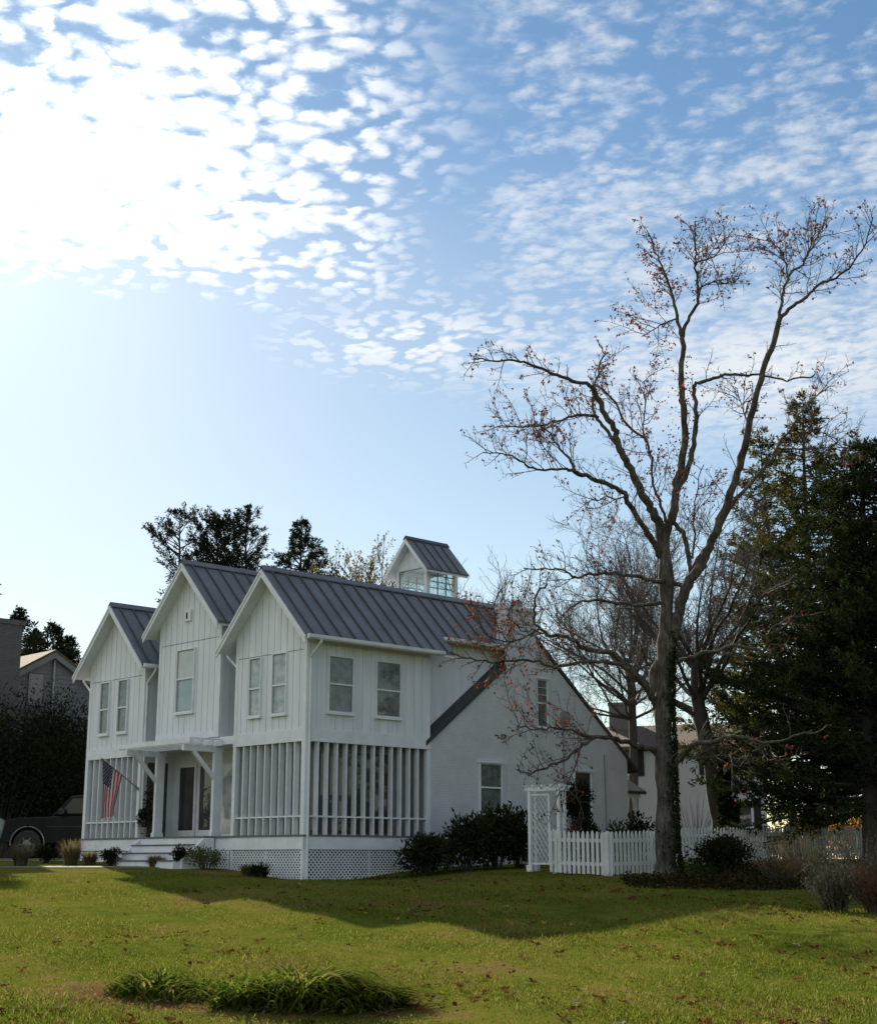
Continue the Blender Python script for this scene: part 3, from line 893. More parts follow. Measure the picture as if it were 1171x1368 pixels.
def smooth_path(P, k=4):
    """Catmull-Rom resample"""
    P = np.asarray(P, float); n = len(P)
    out = []
    for i in range(n - 1):
        p0, p1, p2, p3 = P[max(i - 1, 0)], P[i], P[i + 1], P[min(i + 2, n - 1)]
        for t in np.arange(k) / k:
            out.append(.5 * (2 * p1 + (p2 - p0) * t + (2 * p0 - 5 * p1 + 4 * p2 - p3) * t * t + (3 * p1 - p0 - 3 * p2 + p3) * t ** 3))
    out.append(P[-1])
    return np.array(out)
def unit(v): return v / (np.linalg.norm(v) + 1e-9)
def twigs(q, P, r0, leaves, spacing=.28, start=.2, length=1.3, depth=2, up=.35, rad=.011, planar=None, leaf_p=.5, min_r=.0035):
    """grow side branches and twigs along the path P; planar squashes growth along the given direction"""
    seg = np.linalg.norm(np.diff(P, axis=0), axis=1); tot = seg.sum()
    cum = np.concatenate([[0], np.cumsum(seg)])
    s = start * tot + rng.random() * spacing
    while s < tot:
        f = s / tot
        i = min(np.searchsorted(cum, s) - 1, len(P) - 2); i = max(i, 0)
        p = P[i] + (P[i + 1] - P[i]) * ((s - cum[i]) / (seg[i] + 1e-9))
        T = unit(P[i + 1] - P[i])
        N = rng.normal(size=3)
        if planar is not None: N -= planar * (N @ planar) * .45
        N = unit(N - T * (N @ T))
        ang = R(rng.uniform(30, 68))
        D = unit(T * math.cos(ang) + N * math.sin(ang) + np.array([0, 0, up * rng.uniform(.1, 1)]))
        L = length * rng.uniform(.35, 1.2) * (1.05 - .3 * f)
        n = 5
        pts = [p]; d = D.copy()
        for k in range(n - 1):
            d = unit(d + rng.normal(0, .17, 3) + np.array([0, 0, up * .14]))
            pts.append(pts[-1] + d * L / (n - 1))
        pts = np.array(pts)
        q.tube(pts, np.linspace(max(rad, min_r), max(rad * .3, min_r * .7), n), 3 if rad < .012 else 4)
        if depth > 1:
            twigs(q, pts, rad, leaves, spacing=max(.10, spacing * .52), start=.18, length=L * .42, depth=depth - 1, up=up, rad=rad * .55, planar=planar, leaf_p=leaf_p, min_r=min_r)
        if leaves is not None and rng.random() < leaf_p:
            leaves.append((pts[-1], d))
            if rng.random() < .5: leaves.append((pts[-2], unit(rng.normal(size=3))))
        s += spacing * rng.uniform(.6, 1.4)

def clump_shrub(name, label, cat, px, Y, w, h, mat, n=900, leaf=.09, lobes=7, d=None, base=None, group=None, stems=True, spread=1.0, aspect=.5, seed=None, drop=0.02):
    """a shrub of several leafy lobes on a few stems"""
    c = np.array(base) if base is not None else on_ground(px, Y)
    d = d or w
    root = thing(name, label, cat, tuple(c), 0, group)
    q = QB(); st = QB()
    for k in range(lobes):
        a = rng.uniform(0, 2 * math.pi); rr = rng.uniform(.1, .62)
        zc = h * rng.uniform(.28, .72)
        cc = np.array([w / 2 * rr * math.cos(a), d / 2 * rr * math.sin(a), zc])
        R3 = np.array([w * rng.uniform(.20, .32), d * rng.uniform(.20, .32), h * rng.uniform(.20, .30)])
        m = n // lobes
        u = rng.normal(size=(m, 3)); u /= np.linalg.norm(u, axis=1)[:, None]
        rad = rng.random(m) ** .35
        C = cc + u * R3 * rad[:, None] * (1 + .22 * rng.normal(size=(m, 1)))
        C[:, 2] = np.maximum(C[:, 2], drop)
        D = u + rng.normal(0, .6, (m, 3)) + np.array([0, 0, .25])
        L = leaf * rng.uniform(.6, 1.3, m)
        q.leaves(C, L, L * aspect, D)
        if stems:
            st.tube(np.array([[cc[0] * .3, cc[1] * .3, -.05], [cc[0] * .6, cc[1] * .6, zc * .5], cc]), [.02, .014, .006], 4)
    q.build('foliage', mat, root)
    if stems: st.build('stem', M['darkbark'], root)
    return root
def grass_tuft(name, label, cat, px, Y, w, h, mat, n=500, group=None, lean=.5, base=None, width=.012):
    c = np.array(base) if base is not None else on_ground(px, Y)
    q = QB(); m = 4
    for k in range(n):
        a = rng.uniform(0, 2 * math.pi); r = w * .22 * math.sqrt(rng.random())
        b = np.array([r * math.cos(a), r * math.sin(a), -.02])
        H = h * rng.uniform(.55, 1.1); out = w * .5 * rng.uniform(.1, 1.0)
        t = np.linspace(0, 1, m)[:, None]
        a2 = a + rng.normal(0, .6)
        P = b + t * np.array([0, 0, H]) * (1 - .35 * t * lean) + t ** 2 * out * np.array([math.cos(a2), math.sin(a2), -.25 * lean])
        s = np.array([-math.sin(a2), math.cos(a2), 0]) * width
        wd = np.array([1, .9, .6, .1])[:, None]
        V = np.concatenate([P - s * wd, P + s * wd]); F = np.array([[i, i + m, i + m + 1, i + 1] for i in range(m - 1)])
        q.add(V, F)
    o = q.build(name, mat); o.location = tuple(c)
    return tag(o, label, cat, group)

def conifer(name, label, cat, base, tip, Rf, nb, mat, start=.15, leaf=.16, sprays=7, per=15, spray=.5, up=.15, droop=.0, group=None, trunk_r=.2, ragged=.35, bark=None, wl=.30, gap=.35):
    """branches carry flat ragged sprays of short leaf scales, with gaps between the branches"""
    base = np.array(base, float); tip = np.array(tip, float)
    root = thing(name, label, cat, tuple(base), 0, group)
    ax = tip - base; Ht = np.linalg.norm(ax)
    t_ = QB()
    k = 9; f = np.linspace(0, 1, k)[:, None]
    P = f * ax + np.concatenate([rng.normal(0, .05, (k, 2)) * Ht * .03, np.zeros((k, 1))], 1)
    P[0] = (0, 0, -.1); P[-1] = ax
    t_.tube(P, trunk_r * (1 - np.linspace(0, 1, k)) ** .8 + .012, 8)
    q = QB()
    A = []; B = []; Wd = []
    for i in range(nb):
        ff = start + (1 - start) * (i + rng.random()) / nb
        L = max(.12, Rf(ff)) * rng.uniform(1 - ragged, 1 + ragged * .6)
        a = rng.uniform(0, 2 * math.pi)
        d = unit(np.array([math.cos(a), math.sin(a), up + .5 * ff * up + rng.normal(0, .16)]))
        n = 6
        pts = [ff * ax]
        for j in range(n):
            d = unit(d + np.array([rng.normal(0, .10), rng.normal(0, .10), .05 - droop + rng.normal(0, .07)]))
            pts.append(pts[-1] + d * (L / n))
        pts = np.array(pts)
        t_.tube(pts, np.linspace(.010 + .012 * L, .006, len(pts)), 4)
        m = max(3, int(sprays * L))
        for j in range(m):
            g_ = gap + (1 - gap) * (j + rng.random()) / m
            g_ = min(g_, .999)
            x = g_ * n; i0 = int(x); p = pts[i0] + (pts[i0 + 1] - pts[i0]) * (x - i0)
            T = unit(pts[i0 + 1] - pts[i0])
            s_ = rng.normal(size=3) * np.array([1, 1, .55]); s_ = unit(s_ - T * (s_ @ T))
            dd = unit(T * rng.uniform(.3, 1.1) + s_ * rng.uniform(.5, 1.0) + np.array([0, 0, up * .8]))
            ln = spray * rng.uniform(.5, 1.15) * (1.15 - .55 * g_) * (.45 + .55 * min(1, L / 1.2))
            A.append(p); B.append(p + dd * ln); Wd.append(ln)
        A.append(pts[-2]); B.append(pts[-1] + d * spray * .35); Wd.append(spray * .5)
    for j in range(8):
        p = ax * (1 - .012 * j); A.append(p); B.append(p + unit(np.array([rng.normal(0, .5), rng.normal(0, .5), 1])) * spray * .5); Wd.append(spray * .4)
    A = np.array(A); B = np.array(B); Wd = np.array(Wd)
    m = per
    A2 = np.repeat(A, m, 0); B2 = np.repeat(B, m, 0); W2 = np.repeat(Wd, m)[:, None]
    f = rng.random((len(A2), 1))
    T = B2 - A2; T /= np.linalg.norm(T, axis=1)[:, None] + 1e-9
    S = rng.normal(size=A2.shape) * np.array([1, 1, .6]); S -= T * (S * T).sum(1)[:, None]; S /= np.linalg.norm(S, axis=1)[:, None] + 1e-9
    C = A2 + (B2 - A2) * f + S * W2 * .22 * rng.random((len(A2), 1)) * (1.1 - f)
    D = T * .9 + S * .9 + rng.normal(0, .25, C.shape)
    L = leaf * rng.uniform(.6, 1.3, len(C))
    q.leaves(C, L, L * wl, D)
    t_.build('trunk', bark or M['darkbark'], root)
    q.build('crown', mat, root)
    return root

# ================================================================== MAIN MAPLE
def maple():
    Y0 = 34.4
    base = on_ground(890, Y0)
    root = thing('maple_tree', 'tall nearly bare maple with ivy on its trunk beside the picket fence', 'tree', tuple(base))
    limbs = [  # (points px, radius px start, end, depth at start, depth at end, twig density, leafiness)
        ([(890, 1176), (889, 1150), (889, 1100), (888, 1040), (886, 980), (886, 930), (889, 860), (890, 800), (888, 745), (884, 712)], 15.5, 8.5, 0, 0, 0, 0),
        ([(886, 735), (878, 696), (868, 679), (855, 657), (845, 632), (834, 610), (824, 592), (821, 572), (805, 548), (794, 519)], 7, 3.6, 0, -1.2, .6, .5),
        ([(796, 525), (787, 515), (764, 509), (737, 498), (711, 488), (688, 482), (658, 481), (632, 480)], 3.6, .9, -1.2, -2.2, 1.3, .7),
        ([(825, 596), (808, 572), (796, 556), (791, 538), (792, 520), (800, 494), (806, 474), (802, 460)], 3, .9, -.8, .4, 1.0, 1),
        ([(797, 557), (775, 554), (758, 558), (729, 567), (699, 570), (664, 569)], 2.4, .7, -.8, -2.4, 1.4, .8),
        ([(892, 700), (880, 668), (870, 640), (868, 612), (860, 586), (837, 569), (822, 539), (806, 520), (792, 514)], 2.2, 1.5, -.2, .9, 1.0, .9),
        ([(861, 590), (860, 560), (862, 530), (858, 508)], 1.4, .6, .2, 1.2, 1.3, 1),
        ([(880, 742), (874, 726), (862, 708), (845, 682), (836, 666), (827, 655), (804, 645), (777, 634), (766, 628)], 4.8, 2.8, 0, -1.6, .6, .4),
        ([(766, 628), (751, 627), (719, 627), (698, 619), (678, 607), (645, 604)], 2.4, .7, -1.6, -2.6, 1.2, .5),
        ([(766, 628), (762, 615), (752, 604), (743, 592), (731, 576), (716, 566)], 2.2, .8, -1.6, -1.0, 1.3, .7),
        ([(838, 668), (815, 664), (795, 668), (778, 670)], 1.4, .6, -.8, -1.6, 1.3, .8),
        ([(885, 722), (891, 705), (899, 685), (903, 658), (908, 630), (914, 586), (912, 542), (909, 519), (911, 484), (911, 449)], 7.5, 3.5, 0, .6, .45, .8),
        ([(911, 450), (903, 422), (898, 393), (887, 364), (875, 335), (866, 311)], 3, .9, .6, 1.6, 1.5, 1.5),
        ([(911, 450), (919, 428), (930, 405), (932, 384), (929, 358), (930, 338), (928, 312), (930, 294)], 3, .9, .6, -.4, 1.5, 1.2),
        ([(931, 390), (948, 377), (969, 379), (986, 372)], 1.6, .6, .2, -.8, 1.4, .7),
        ([(929, 352), (944, 346), (957, 338), (966, 324), (975, 312)], 1.6, .6, -.1, 1.0, 1.4, .7),
        ([(903, 425), (889, 431), (873, 440), (855, 450)], 1.5, .6, .9, .2, 1.5, 1.2),
        ([(905, 655), (917, 630), (927, 595), (930, 557), (927, 520), (930, 513), (948, 507), (969, 501), (998, 500), (1027, 503), (1050, 507), (1088, 503)], 4.5, 1.0, .2, -1.4, .6, .6),
        ([(878, 935), (876, 900), (888, 878), (898, 848), (907, 815), (918, 781), (932, 762), (944, 737), (955, 712), (964, 689), (979, 650), (991, 613), (1002, 560), (1015, 507), (1030, 466), (1041, 424)], 9.5, 3.6, .3, -1.2, .35, .4),
        ([(1041, 425), (1059, 409), (1074, 399), (1088, 385), (1103, 376), (1121, 367), (1138, 352), (1156, 326), (1166, 288)], 3, .8, -1.2, -2.2, 1.2, .7),
        ([(1041, 425), (1045, 396), (1053, 370), (1071, 351), (1083, 332), (1094, 312), (1099, 296)], 2.6, .8, -1.2, -.4, 1.4, .7),
        ([(1053, 372), (1045, 338), (1032, 326), (1018, 319)], 1.4, .6, -1.0, .2, 1.5, .8),
        ([(1074, 352), (1084, 322), (1089, 304), (1088, 292)], 1.3, .6, -.8, -1.6, 1.4, .7),
        ([(1010, 530), (997, 540), (995, 560), (985, 520)], 1.2, .6, -1.0, -.2, 1.3, .6),
        ([(922, 775), (929, 752), (942, 735), (955, 716), (976, 677), (1008, 639), (1029, 616), (1043, 589), (1059, 569)], 4.2, 1.7, .1, 1.4, .5, .3),
        ([(1038, 598), (1064, 600), (1105, 598), (1135, 606)], 1.5, .6, 1.2, 2.0, 1.1, .3),
        ([(1052, 580), (1080, 577), (1100, 579), (1124, 590)], 1.5, .6, 1.4, .6, 1.1, .3),
        ([(1055, 575), (1070, 548), (1088, 530), (1105, 515)], 1.3, .5, 1.4, 2.2, 1.2, .4),
        ([(921, 768), (921, 745), (913, 717), (904, 703), (897, 694)], 4.0, 3.2, .1, .1, .2, .6),
        ([(925, 745), (926, 700), (930, 660), (938, 620)], 1.7, .6, -.1, -.8, .9, .9),
        ([(912, 782), (891, 778), (868, 774), (845, 770), (815, 767), (786, 767), (772, 772), (757, 764), (736, 761), (700, 760)], 3.6, .8, .2, -2.4, 1.0, .45),
        ([(889, 803), (862, 809), (830, 806), (804, 803), (783, 803), (766, 809), (748, 822)], 3.2, .8, 0, -2.2, 1.0, .35),
        ([(876, 945), (868, 928), (853, 907), (833, 887), (815, 872), (792, 869), (775, 863), (766, 854), (748, 849), (731, 849), (716, 831), (712, 810), (719, 790), (731, 781)], 5.5, 1.0, .1, -2.6, .75, .35),
        ([(848, 901), (827, 888), (804, 884), (780, 884), (757, 888), (736, 889), (704, 882), (671, 884), (647, 884), (623, 879), (600, 872)], 3.2, .8, -1.0, -3.6, 1.0, .9),
        ([(722, 840), (700, 852), (680, 858), (655, 852), (640, 838)], 1.6, .6, -2.2, -3.0, 1.3, 1.5),
        ([(731, 849), (715, 842), (697, 842), (676, 822)], 1.4, .6, -2.2, -2.8, 1.3, 1.5),
        ([(878, 1008), (866, 1000), (844, 995), (827, 989), (808, 985), (789, 989), (770, 1003), (754, 1014), (729, 1025), (705, 1033), (690, 1030)], 4.5, .7, .1, -2.6, .8, .5),
        ([(808, 985), (784, 982), (762, 976), (735, 973), (707, 974), (688, 970)], 2.4, .7, -1.0, -2.4, 1.1, .9),
        ([(775, 1000), (765, 1030), (755, 1052), (742, 1066)], 1.3, .5, -1.6, -2.0, 1.2, .7),
        ([(894, 1030), (905, 1016), (915, 1005), (926, 996), (953, 991), (972, 984), (999, 988), (1029, 992), (1059, 985), (1085, 978)], 4.8, .9, 0, -1.8, .6, .2),
        ([(1025, 991), (1030, 1006), (1036, 1018)], 1.2, .6, -1.4, -1.7, 1, .2),
        ([(897, 890), (918, 880), (940, 873), (980, 864), (1020, 868), (1024, 850), (1030, 840), (1048, 829), (1062, 820)], 3.2, .8, 0, -2.0, .7, .25),
        ([(895, 1000), (925, 1012), (960, 1010), (985, 1008)], 1.2, .5, 0, -1.2, .8, .2),
    ]
    tr = QB(); tw = QB(); leaves = []
    view = np.array([0.0, 1.0, 0.0])
    for (pts, r0, r1, d0, d1, dens, lf) in limbs:
        n = len(pts)
        P = []
        for i, (x, y) in enumerate(pts):
            f = i / (n - 1)
            P.append(at(x, y, Y0 + d0 + (d1 - d0) * f))
        P = smooth_path(P, 4)
        f = np.linspace(0, 1, len(P))
        rad = (r0 + (r1 - r0) * f ** .8) * Y0 / 1988
        if r0 > 15:                                                      # root flare and burl at the foot
            rad = rad + .17 * np.exp(-f * 26) + .02 * np.sin(f * 40)
        else:
            P = P + rng.normal(0, .018, P.shape)
        rad = rad * (1 + .05 * rng.normal(size=len(rad)))
        tr.tube(P - base, rad, 14 if r0 > 6 else (8 if r0 > 2 else 6))
        if dens > 0:
            lv = []
            L = np.linalg.norm(np.diff(P, axis=0), axis=1).sum()
            twigs(tw, P - base, .01, lv, spacing=.165 / dens, start=.06 if r0 < 3 else .25, length=1.15 if r0 < 3 else .95, depth=3, up=.38, rad=.012, planar=view, leaf_p=.42 * min(lf, 1.6), min_r=.0040)
            leaves += lv
    tr.build('trunk', M['bark'], root, smooth_=True)
    tw.build('twigs', M['twig'], root)
    lm = leafmat('red_leaf', [(.035, .024, .020), (.06, .034, .026), (.12, .045, .03), (.28, .06, .035), (.20, .11, .07)], .4, pscale=.6)
    C = np.array([l[0] for l in leaves]); D = np.array([l[1] for l in leaves])
    # leaves left hanging against the middle limbs
    ex = []
    for k in range(190):
        x = rng.normal(912, 10); y = rng.uniform(480, 680); ex.append(at(x, y, Y0 + rng.normal(.3, .25)) - base)
    for k in range(110):
        x = rng.normal(876, 13); y = rng.normal(388, 22); ex.append(at(x, y, Y0 + rng.normal(1.2, .4)) - base)
    C = np.concatenate([C, np.array(ex)]); D = np.concatenate([D, rng.normal(size=(len(ex), 3))])
    q = QB(); sz = rng.uniform(.04, .085, len(C))
    D = D * .5 + np.array([0, 0, -.7]) + rng.normal(0, .4, D.shape)
    for j in range(2):
        q.leaves(C, sz, sz * .62, D + rng.normal(0, .45, D.shape))
    q.build('leaves', lm, root)
    # ivy on the trunk's right side
    iv = leafmat('ivy_leaf', [(.012, .022, .008), (.022, .038, .012), (.035, .05, .018)], .2)
    n = 4200; yy = 1172 - 330 * rng.random(n) ** 1.15
    a = rng.normal(.25, .62, n)
    C = []
    for k in range(n):
        c = at(np.interp(yy[k], [840, 930, 1040, 1172], [889, 886, 888, 889.5]), yy[k], Y0); r_ = np.interp(yy[k], [842, 1000, 1172], [.185, .235, .275]) + .16 * math.exp(-(1172 - yy[k]) / 20) + rng.uniform(0, .05)
        C.append([c[0] + r_ * math.cos(a[k]), c[1] - r_ * math.sin(a[k]) * .9, c[2]])
    C = np.array(C) - base
    q = QB(); q.leaves(C, rng.uniform(.04, .09, n), rng.uniform(.03, .06, n), rng.normal(0, 1, (n, 3)) + np.array([.5, -.5, -.3]))
    q.build('ivy', iv, root)
maple()

# ------------------------------------------------------------------ bare trees grown procedurally
def bare_tree(name, label, base, trunk_px, Y, r0, spread, levels, seed, n_main=9, length=4.0, lean=(0, 0, 0), leafs=None, up=.55, tmat='darkbark', spacing=.45, group=None, twigr=.016, leaf_p=.5, start=0.6, limb=.25):
    global rng
    rng = np.random.default_rng(seed)
    base = np.array(base)
    root = thing(name, label, 'tree', tuple(base), 0, group)
    tr = QB(); tw = QB(); lv = [] if leafs else None
    P = smooth_path([at(x, y, Y) for x, y in trunk_px], 4); P[0] = base - np.array([0, 0, .1])
    tr.tube(P - base, np.linspace(r0, r0 * .55, len(P)) * (1 + .06 * rng.normal(size=len(P))), 10)
    top = P[-1] - base
    for k in range(n_main):
        a = 2 * math.pi * (k + rng.random() * .7) / n_main
        f = rng.uniform(start, 1.0)
        p = (P[int(f * (len(P) - 1))] - base)
        el = rng.uniform(.1, 1.0) if k > 1 else 1.6
        d = unit(np.array([math.cos(a) * spread, math.sin(a) * spread, el]) + np.array(lean))
        L = length * rng.uniform(.6, 1.1)
        pts = [p]
        n = 9
        for j in range(n - 1):
            d = unit(d + rng.normal(0, .16, 3) + np.array([0, 0, .07]))
            pts.append(pts[-1] + d * L / (n - 1))
        pts = np.array(pts)
        tr.tube(pts, np.linspace(r0 * limb, .012, n), 6)
        twigs(tw, pts, .02, lv, spacing=spacing, start=.12, length=L * .38, depth=levels, up=up, rad=twigr, leaf_p=leaf_p, min_r=.005)
    tr.build('trunk', M[tmat], root, smooth_=True)
    tw.build('twigs', M['twig'], root)
    if leafs:
        C = np.array([l[0] for l in lv]); D = np.array([l[1] for l in lv])
        q = QB(); s = rng.uniform(.08, .17, len(C)); q.leaves(C, s, s * .6, D + rng.normal(0, .5, D.shape)); q.build('leaves', leafs, root)
    return root
bare_tree('bare_tree', 'bare twiggy tree with dark trunk behind the white picket fence', on_ground(964, 44), [(964, 1105), (956, 1060), (948, 1005), (938, 970), (932, 935), (930, 905), (932, 880)], 44, .30, 1.0, 3, 5, n_main=18, length=5.4, up=.42, spacing=.20, lean=(-.22, 0, .12), twigr=.013, start=.55)
bare_tree('bare_tree', 'bare fine-twigged tree rising behind the brick gable and the tall maple', on_ground(846, 60), [(846, 1110), (846, 1000), (843, 930), (840, 880)], 60, .22, .9, 3, 8, n_main=28, length=6.6, up=.35, spacing=.22, twigr=.013, start=.5)
bare_tree('bare_tree', 'bare tree showing only its thin crown above the chimney', on_ground(655, 66), [(655, 1100), (655, 950), (656, 880), (655, 850)], 66, .2, .8, 2, 21, n_main=16, length=4.4, up=.6, spacing=.26, twigr=.012, leafs=None, start=.8)
rng = np.random.default_rng(77)

# ================================================================== CONIFERS
olive = leafmat('cedar_olive', [(.022, .030, .011), (.042, .053, .017), (.080, .080, .024), (.13, .10, .034)], .45, pscale=.35)
darkg = leafmat('spruce_dark', [(.009, .016, .009), (.017, .029, .013), (.032, .044, .017), (.055, .056, .02)], .32, pscale=.4)
cedar = leafmat('cedar_far', [(.012, .018, .012), (.022, .03, .017), (.035, .042, .022)], .2, pscale=.5)

def g(px, Y): return on_ground(px, Y)
# the big evergreens on the right, in front of and behind the fence
conifer('cedar_tree', 'tall pointed cedar with a spire behind the maple, tallest of the dark evergreens', 'tree', g(1091, 46), at(1072, 535, 46), lambda f: .30 + 4.6 * (1 - f) ** 1.05 * min(1, f / .12), 250, olive, start=.11, up=.06, trunk_r=.18, spray=.55)
conifer('cedar_tree', 'slim cedar with a blunt top left of the tallest cedar spire', 'tree', g(1064, 49), at(1014, 582, 49), lambda f: .40 + 3.3 * (1 - f) ** .95 * min(1, f / .2), 175, olive, start=.22, up=.08, trunk_r=.14, spray=.55)
conifer('spruce_tree', 'broad dark spruce at the right edge spreading low over the picket fence', 'tree', g(1166, 41), at(1150, 592, 41), lambda f: .4 + 5.2 * (1 - f) ** .85 * min(1, (f + .04) / .16), 340, darkg, start=.12, up=.0, trunk_r=.30, spray=.6, per=19, gap=.15)
conifer('spruce_tree', 'dark spruce half cut by the right edge behind the silver shrub', 'tree', g(1265, 43), at(1262, 560, 43), lambda f: .5 + 4.8 * (1 - f) ** .8, 230, darkg, start=.10, up=.1, trunk_r=.3, spray=.6)
for X_, Y_, h_, lab in [(-20.0, 60, 13.5, 'dark spruce added out of view beyond the left edge to shade the lawn'), (-21.6, 64, 17.5, 'taller dark spruce added out of view farther back beyond the left edge to shade the lawn')]:  # unseen trees, added to cast shade on the left lawn
    z_ = gzf(X_, Y_); conifer('spruce_tree', lab, 'tree', (X_, Y_, z_), (X_, Y_, z_ + h_), lambda f: .4 + 1.4 * (1 - f) ** .5, 220, darkg, start=.06, leaf=.3, per=16, up=.05, trunk_r=.2, spray=.7)
# cedars behind the roofs
conifer('cedar_tree', 'scraggly cedar at the far left of the three behind the middle gable', 'tree', g(238, 68), at(240, 686, 68), lambda f: .2 + 1.5 * min(1, (1 - f) / .13) ** .7, 70, cedar, start=.66, leaf=.17, per=11, sprays=5, up=.45, ragged=.65)
conifer('cedar_tree', 'dense dark cedar in the middle behind the tall centre gable', 'tree', g(290, 66), at(290, 702, 66), lambda f: .3 + 1.5 * min(1, (1 - f) / .10) ** .6, 110, cedar, start=.66, leaf=.17, per=14, sprays=7, up=.5, ragged=.5, gap=.15)
conifer('cedar_tree', 'forked cedar leaning right behind the ridge between two gables', 'tree', g(322, 67), at(330, 684, 67), lambda f: .2 + 1.25 * min(1, (1 - f) / .13) ** .8, 75, cedar, start=.66, leaf=.17, per=12, sprays=6, up=.6, ragged=.6)
conifer('cedar_tree', 'small pointed cedar alone above the middle of the long ridge', 'tree', g(402, 68), at(402, 698, 68), lambda f: .10 + 1.35 * min(1.1, (1 - f) / .16) ** .95, 110, cedar, start=.66, leaf=.17, per=14, sprays=7, up=.2, ragged=.5)
for i, (px, ty, Y, lab) in enumerate([(26, 818, 84, 'tall thin spruce tip right behind the grey chimney'), (46, 846, 88, 'short spruce tip over the middle of the orange-lit roof slope'), (70, 838, 86, 'airy spruce tip above the peak of the grey gable'), (92, 856, 88, 'lowest narrow spruce tip right of the grey gable peak')]):
    conifer('spruce_tree', lab, 'tree', g(px, Y), at(px, ty, Y), lambda f: .10 + 1.2 * min(1.2, (1 - f) / .16) ** 1.0, 70, cedar, start=.68, leaf=.26, per=11, sprays=4, spray=.7, up=.2, ragged=.45, group='spruce tips behind the grey house')
fall = leafmat('autumn_leaf', [(.06, .075, .022), (.11, .115, .032), (.16, .13, .04), (.22, .09, .045)], .5, pscale=.3)
bare_tree('autumn_tree', 'thin autumn tree with yellow and red leaves above the ridge left of the cupola', on_ground(490, 64), [(490, 1100), (490, 950), (490, 850), (491, 810)], 64, .16, .65, 2, 33, n_main=18, length=3.2, up=.6, spacing=.16, twigr=.011, leafs=fall, leaf_p=1.0, start=.75)
bare_tree('autumn_tree', 'low pale autumn tree between the lone cedar and the yellow one', on_ground(455, 68), [(455, 1100), (455, 950), (455, 850), (455, 815)], 68, .16, .7, 2, 35, n_main=16, length=2.3, up=.5, spacing=.16, twigr=.011, leafs=fall, leaf_p=.9, start=.8)
rng = np.random.default_rng(78)
# ivy-covered stump and small conifers behind the fence
conifer('yew_bush', 'dark conical yew standing right against the bare tree behind the fence', 'bush', g(974, 43.2), at(968, 1028, 43.2), lambda f: .10 + .34 * (1 - f) ** .5, 130, darkg, start=.02, leaf=.11, per=22, sprays=14, spray=.25, up=.5, trunk_r=.06, gap=.1)

# far trees seen under the spruces
orange = leafmat('orange_leaf', [(.16, .08, .02), (.30, .15, .03), (.42, .22, .04)], .5, pscale=.3)
for px, Y, h, w, lab in [(1098, 95, 3.4, 4.6, 'orange autumn bush glowing under the spruces, left one'), (1130, 90, 4.0, 5.4, 'yellow-orange autumn bush under the spruces nearer the right edge'), (1150, 110, 3.6, 5.5, 'far olive bush at the right edge under the spruces')]:
    clump_shrub('autumn_bush', lab, 'bush', px, Y, w, h, orange if 'olive' not in lab else olive, n=1500, leaf=.30, lobes=9, group='far bushes under the spruces')

# ================================================================== SHRUBS AND BEDS
rhodo = leafmat('rhododendron_leaf', [(.012, .018, .008), (.022, .032, .013), (.035, .046, .018)], .15, .4)
dkshrub = leafmat('dark_shrub_leaf', [(.010, .014, .007), (.016, .022, .010), (.026, .032, .013)], .15, .5)
ltshrub = leafmat('light_shrub_leaf', [(.06, .08, .02), (.10, .12, .03), (.14, .15, .05)], .3)
greyleaf = leafmat('lavender_leaf', [(.045, .052, .034), (.07, .076, .055), (.11, .11, .085)], .3)
brownleaf = leafmat('russet_leaf', [(.03, .020, .012), (.055, .028, .015), (.10, .040, .02), (.05, .048, .018)], .3)
tanleaf = leafmat('dry_grass_blade', [(.10, .085, .045), (.15, .125, .07), (.20, .17, .10)], .4)

clump_shrub('rhododendron', 'low spreading rhododendron at the left end of the hedge by the lattice', 'shrub', 572, 37.6, 1.75, 1.15, rhodo, n=3000, leaf=.15, lobes=11, aspect=.36)
clump_shrub('rhododendron', 'rounded rhododendron in the middle under the ground floor brick wall', 'shrub', 622, 38.2, 1.5, 1.45, rhodo, n=2800, leaf=.15, lobes=10, aspect=.36)
clump_shrub('rhododendron', 'tallest rhododendron directly below the ground floor brick wall window', 'shrub', 663, 39.0, 1.35, 1.75, rhodo, n=2800, leaf=.15, lobes=10, aspect=.36)
clump_shrub('rhododendron', 'dark rhododendron touching the left post of the garden arbor', 'shrub', 692, 39.4, 1.1, 1.55, rhodo, n=2200, leaf=.15, lobes=9, aspect=.36)
clump_shrub('yew_mound', 'low black-green yew mound right of the maple trunk', 'shrub', 968, 34.0, 1.75, .98, dkshrub, n=4500, leaf=.08, lobes=14, d=1.6)
clump_shrub('small_shrub', 'small yellow-green shrub at the foot of the maple trunk', 'shrub', 926, 34.2, .85, .42, ltshrub, n=900, leaf=.07, lobes=6)
clump_shrub('laurel_bush', 'dark laurel behind the fence below the right brick window', 'shrub', 788, 40.0, 1.0, 1.35, rhodo, n=1300, leaf=.14, lobes=7, aspect=.4)
clump_shrub('laurel_bush', 'spiky dark laurel behind the fence near the brick corner', 'shrub', 823, 41.5, .8, 1.42, rhodo, n=900, leaf=.15, lobes=6, aspect=.3)
clump_shrub('laurel_bush', 'dark laurel behind the fence in front of the rear porch door', 'shrub', 858, 43.5, 1.0, 1.75, dkshrub, n=1300, leaf=.13, lobes=7)
clump_shrub('climbing_vine', 'dark bushy vine mass overhanging the right side of the garden arbor', 'vine', 0, 0, .95, 1.35, dkshrub, n=4200, leaf=.08, lobes=16, d=.9, base=on_ground(772, 37.9) + np.array([0, 0, 1.0]))
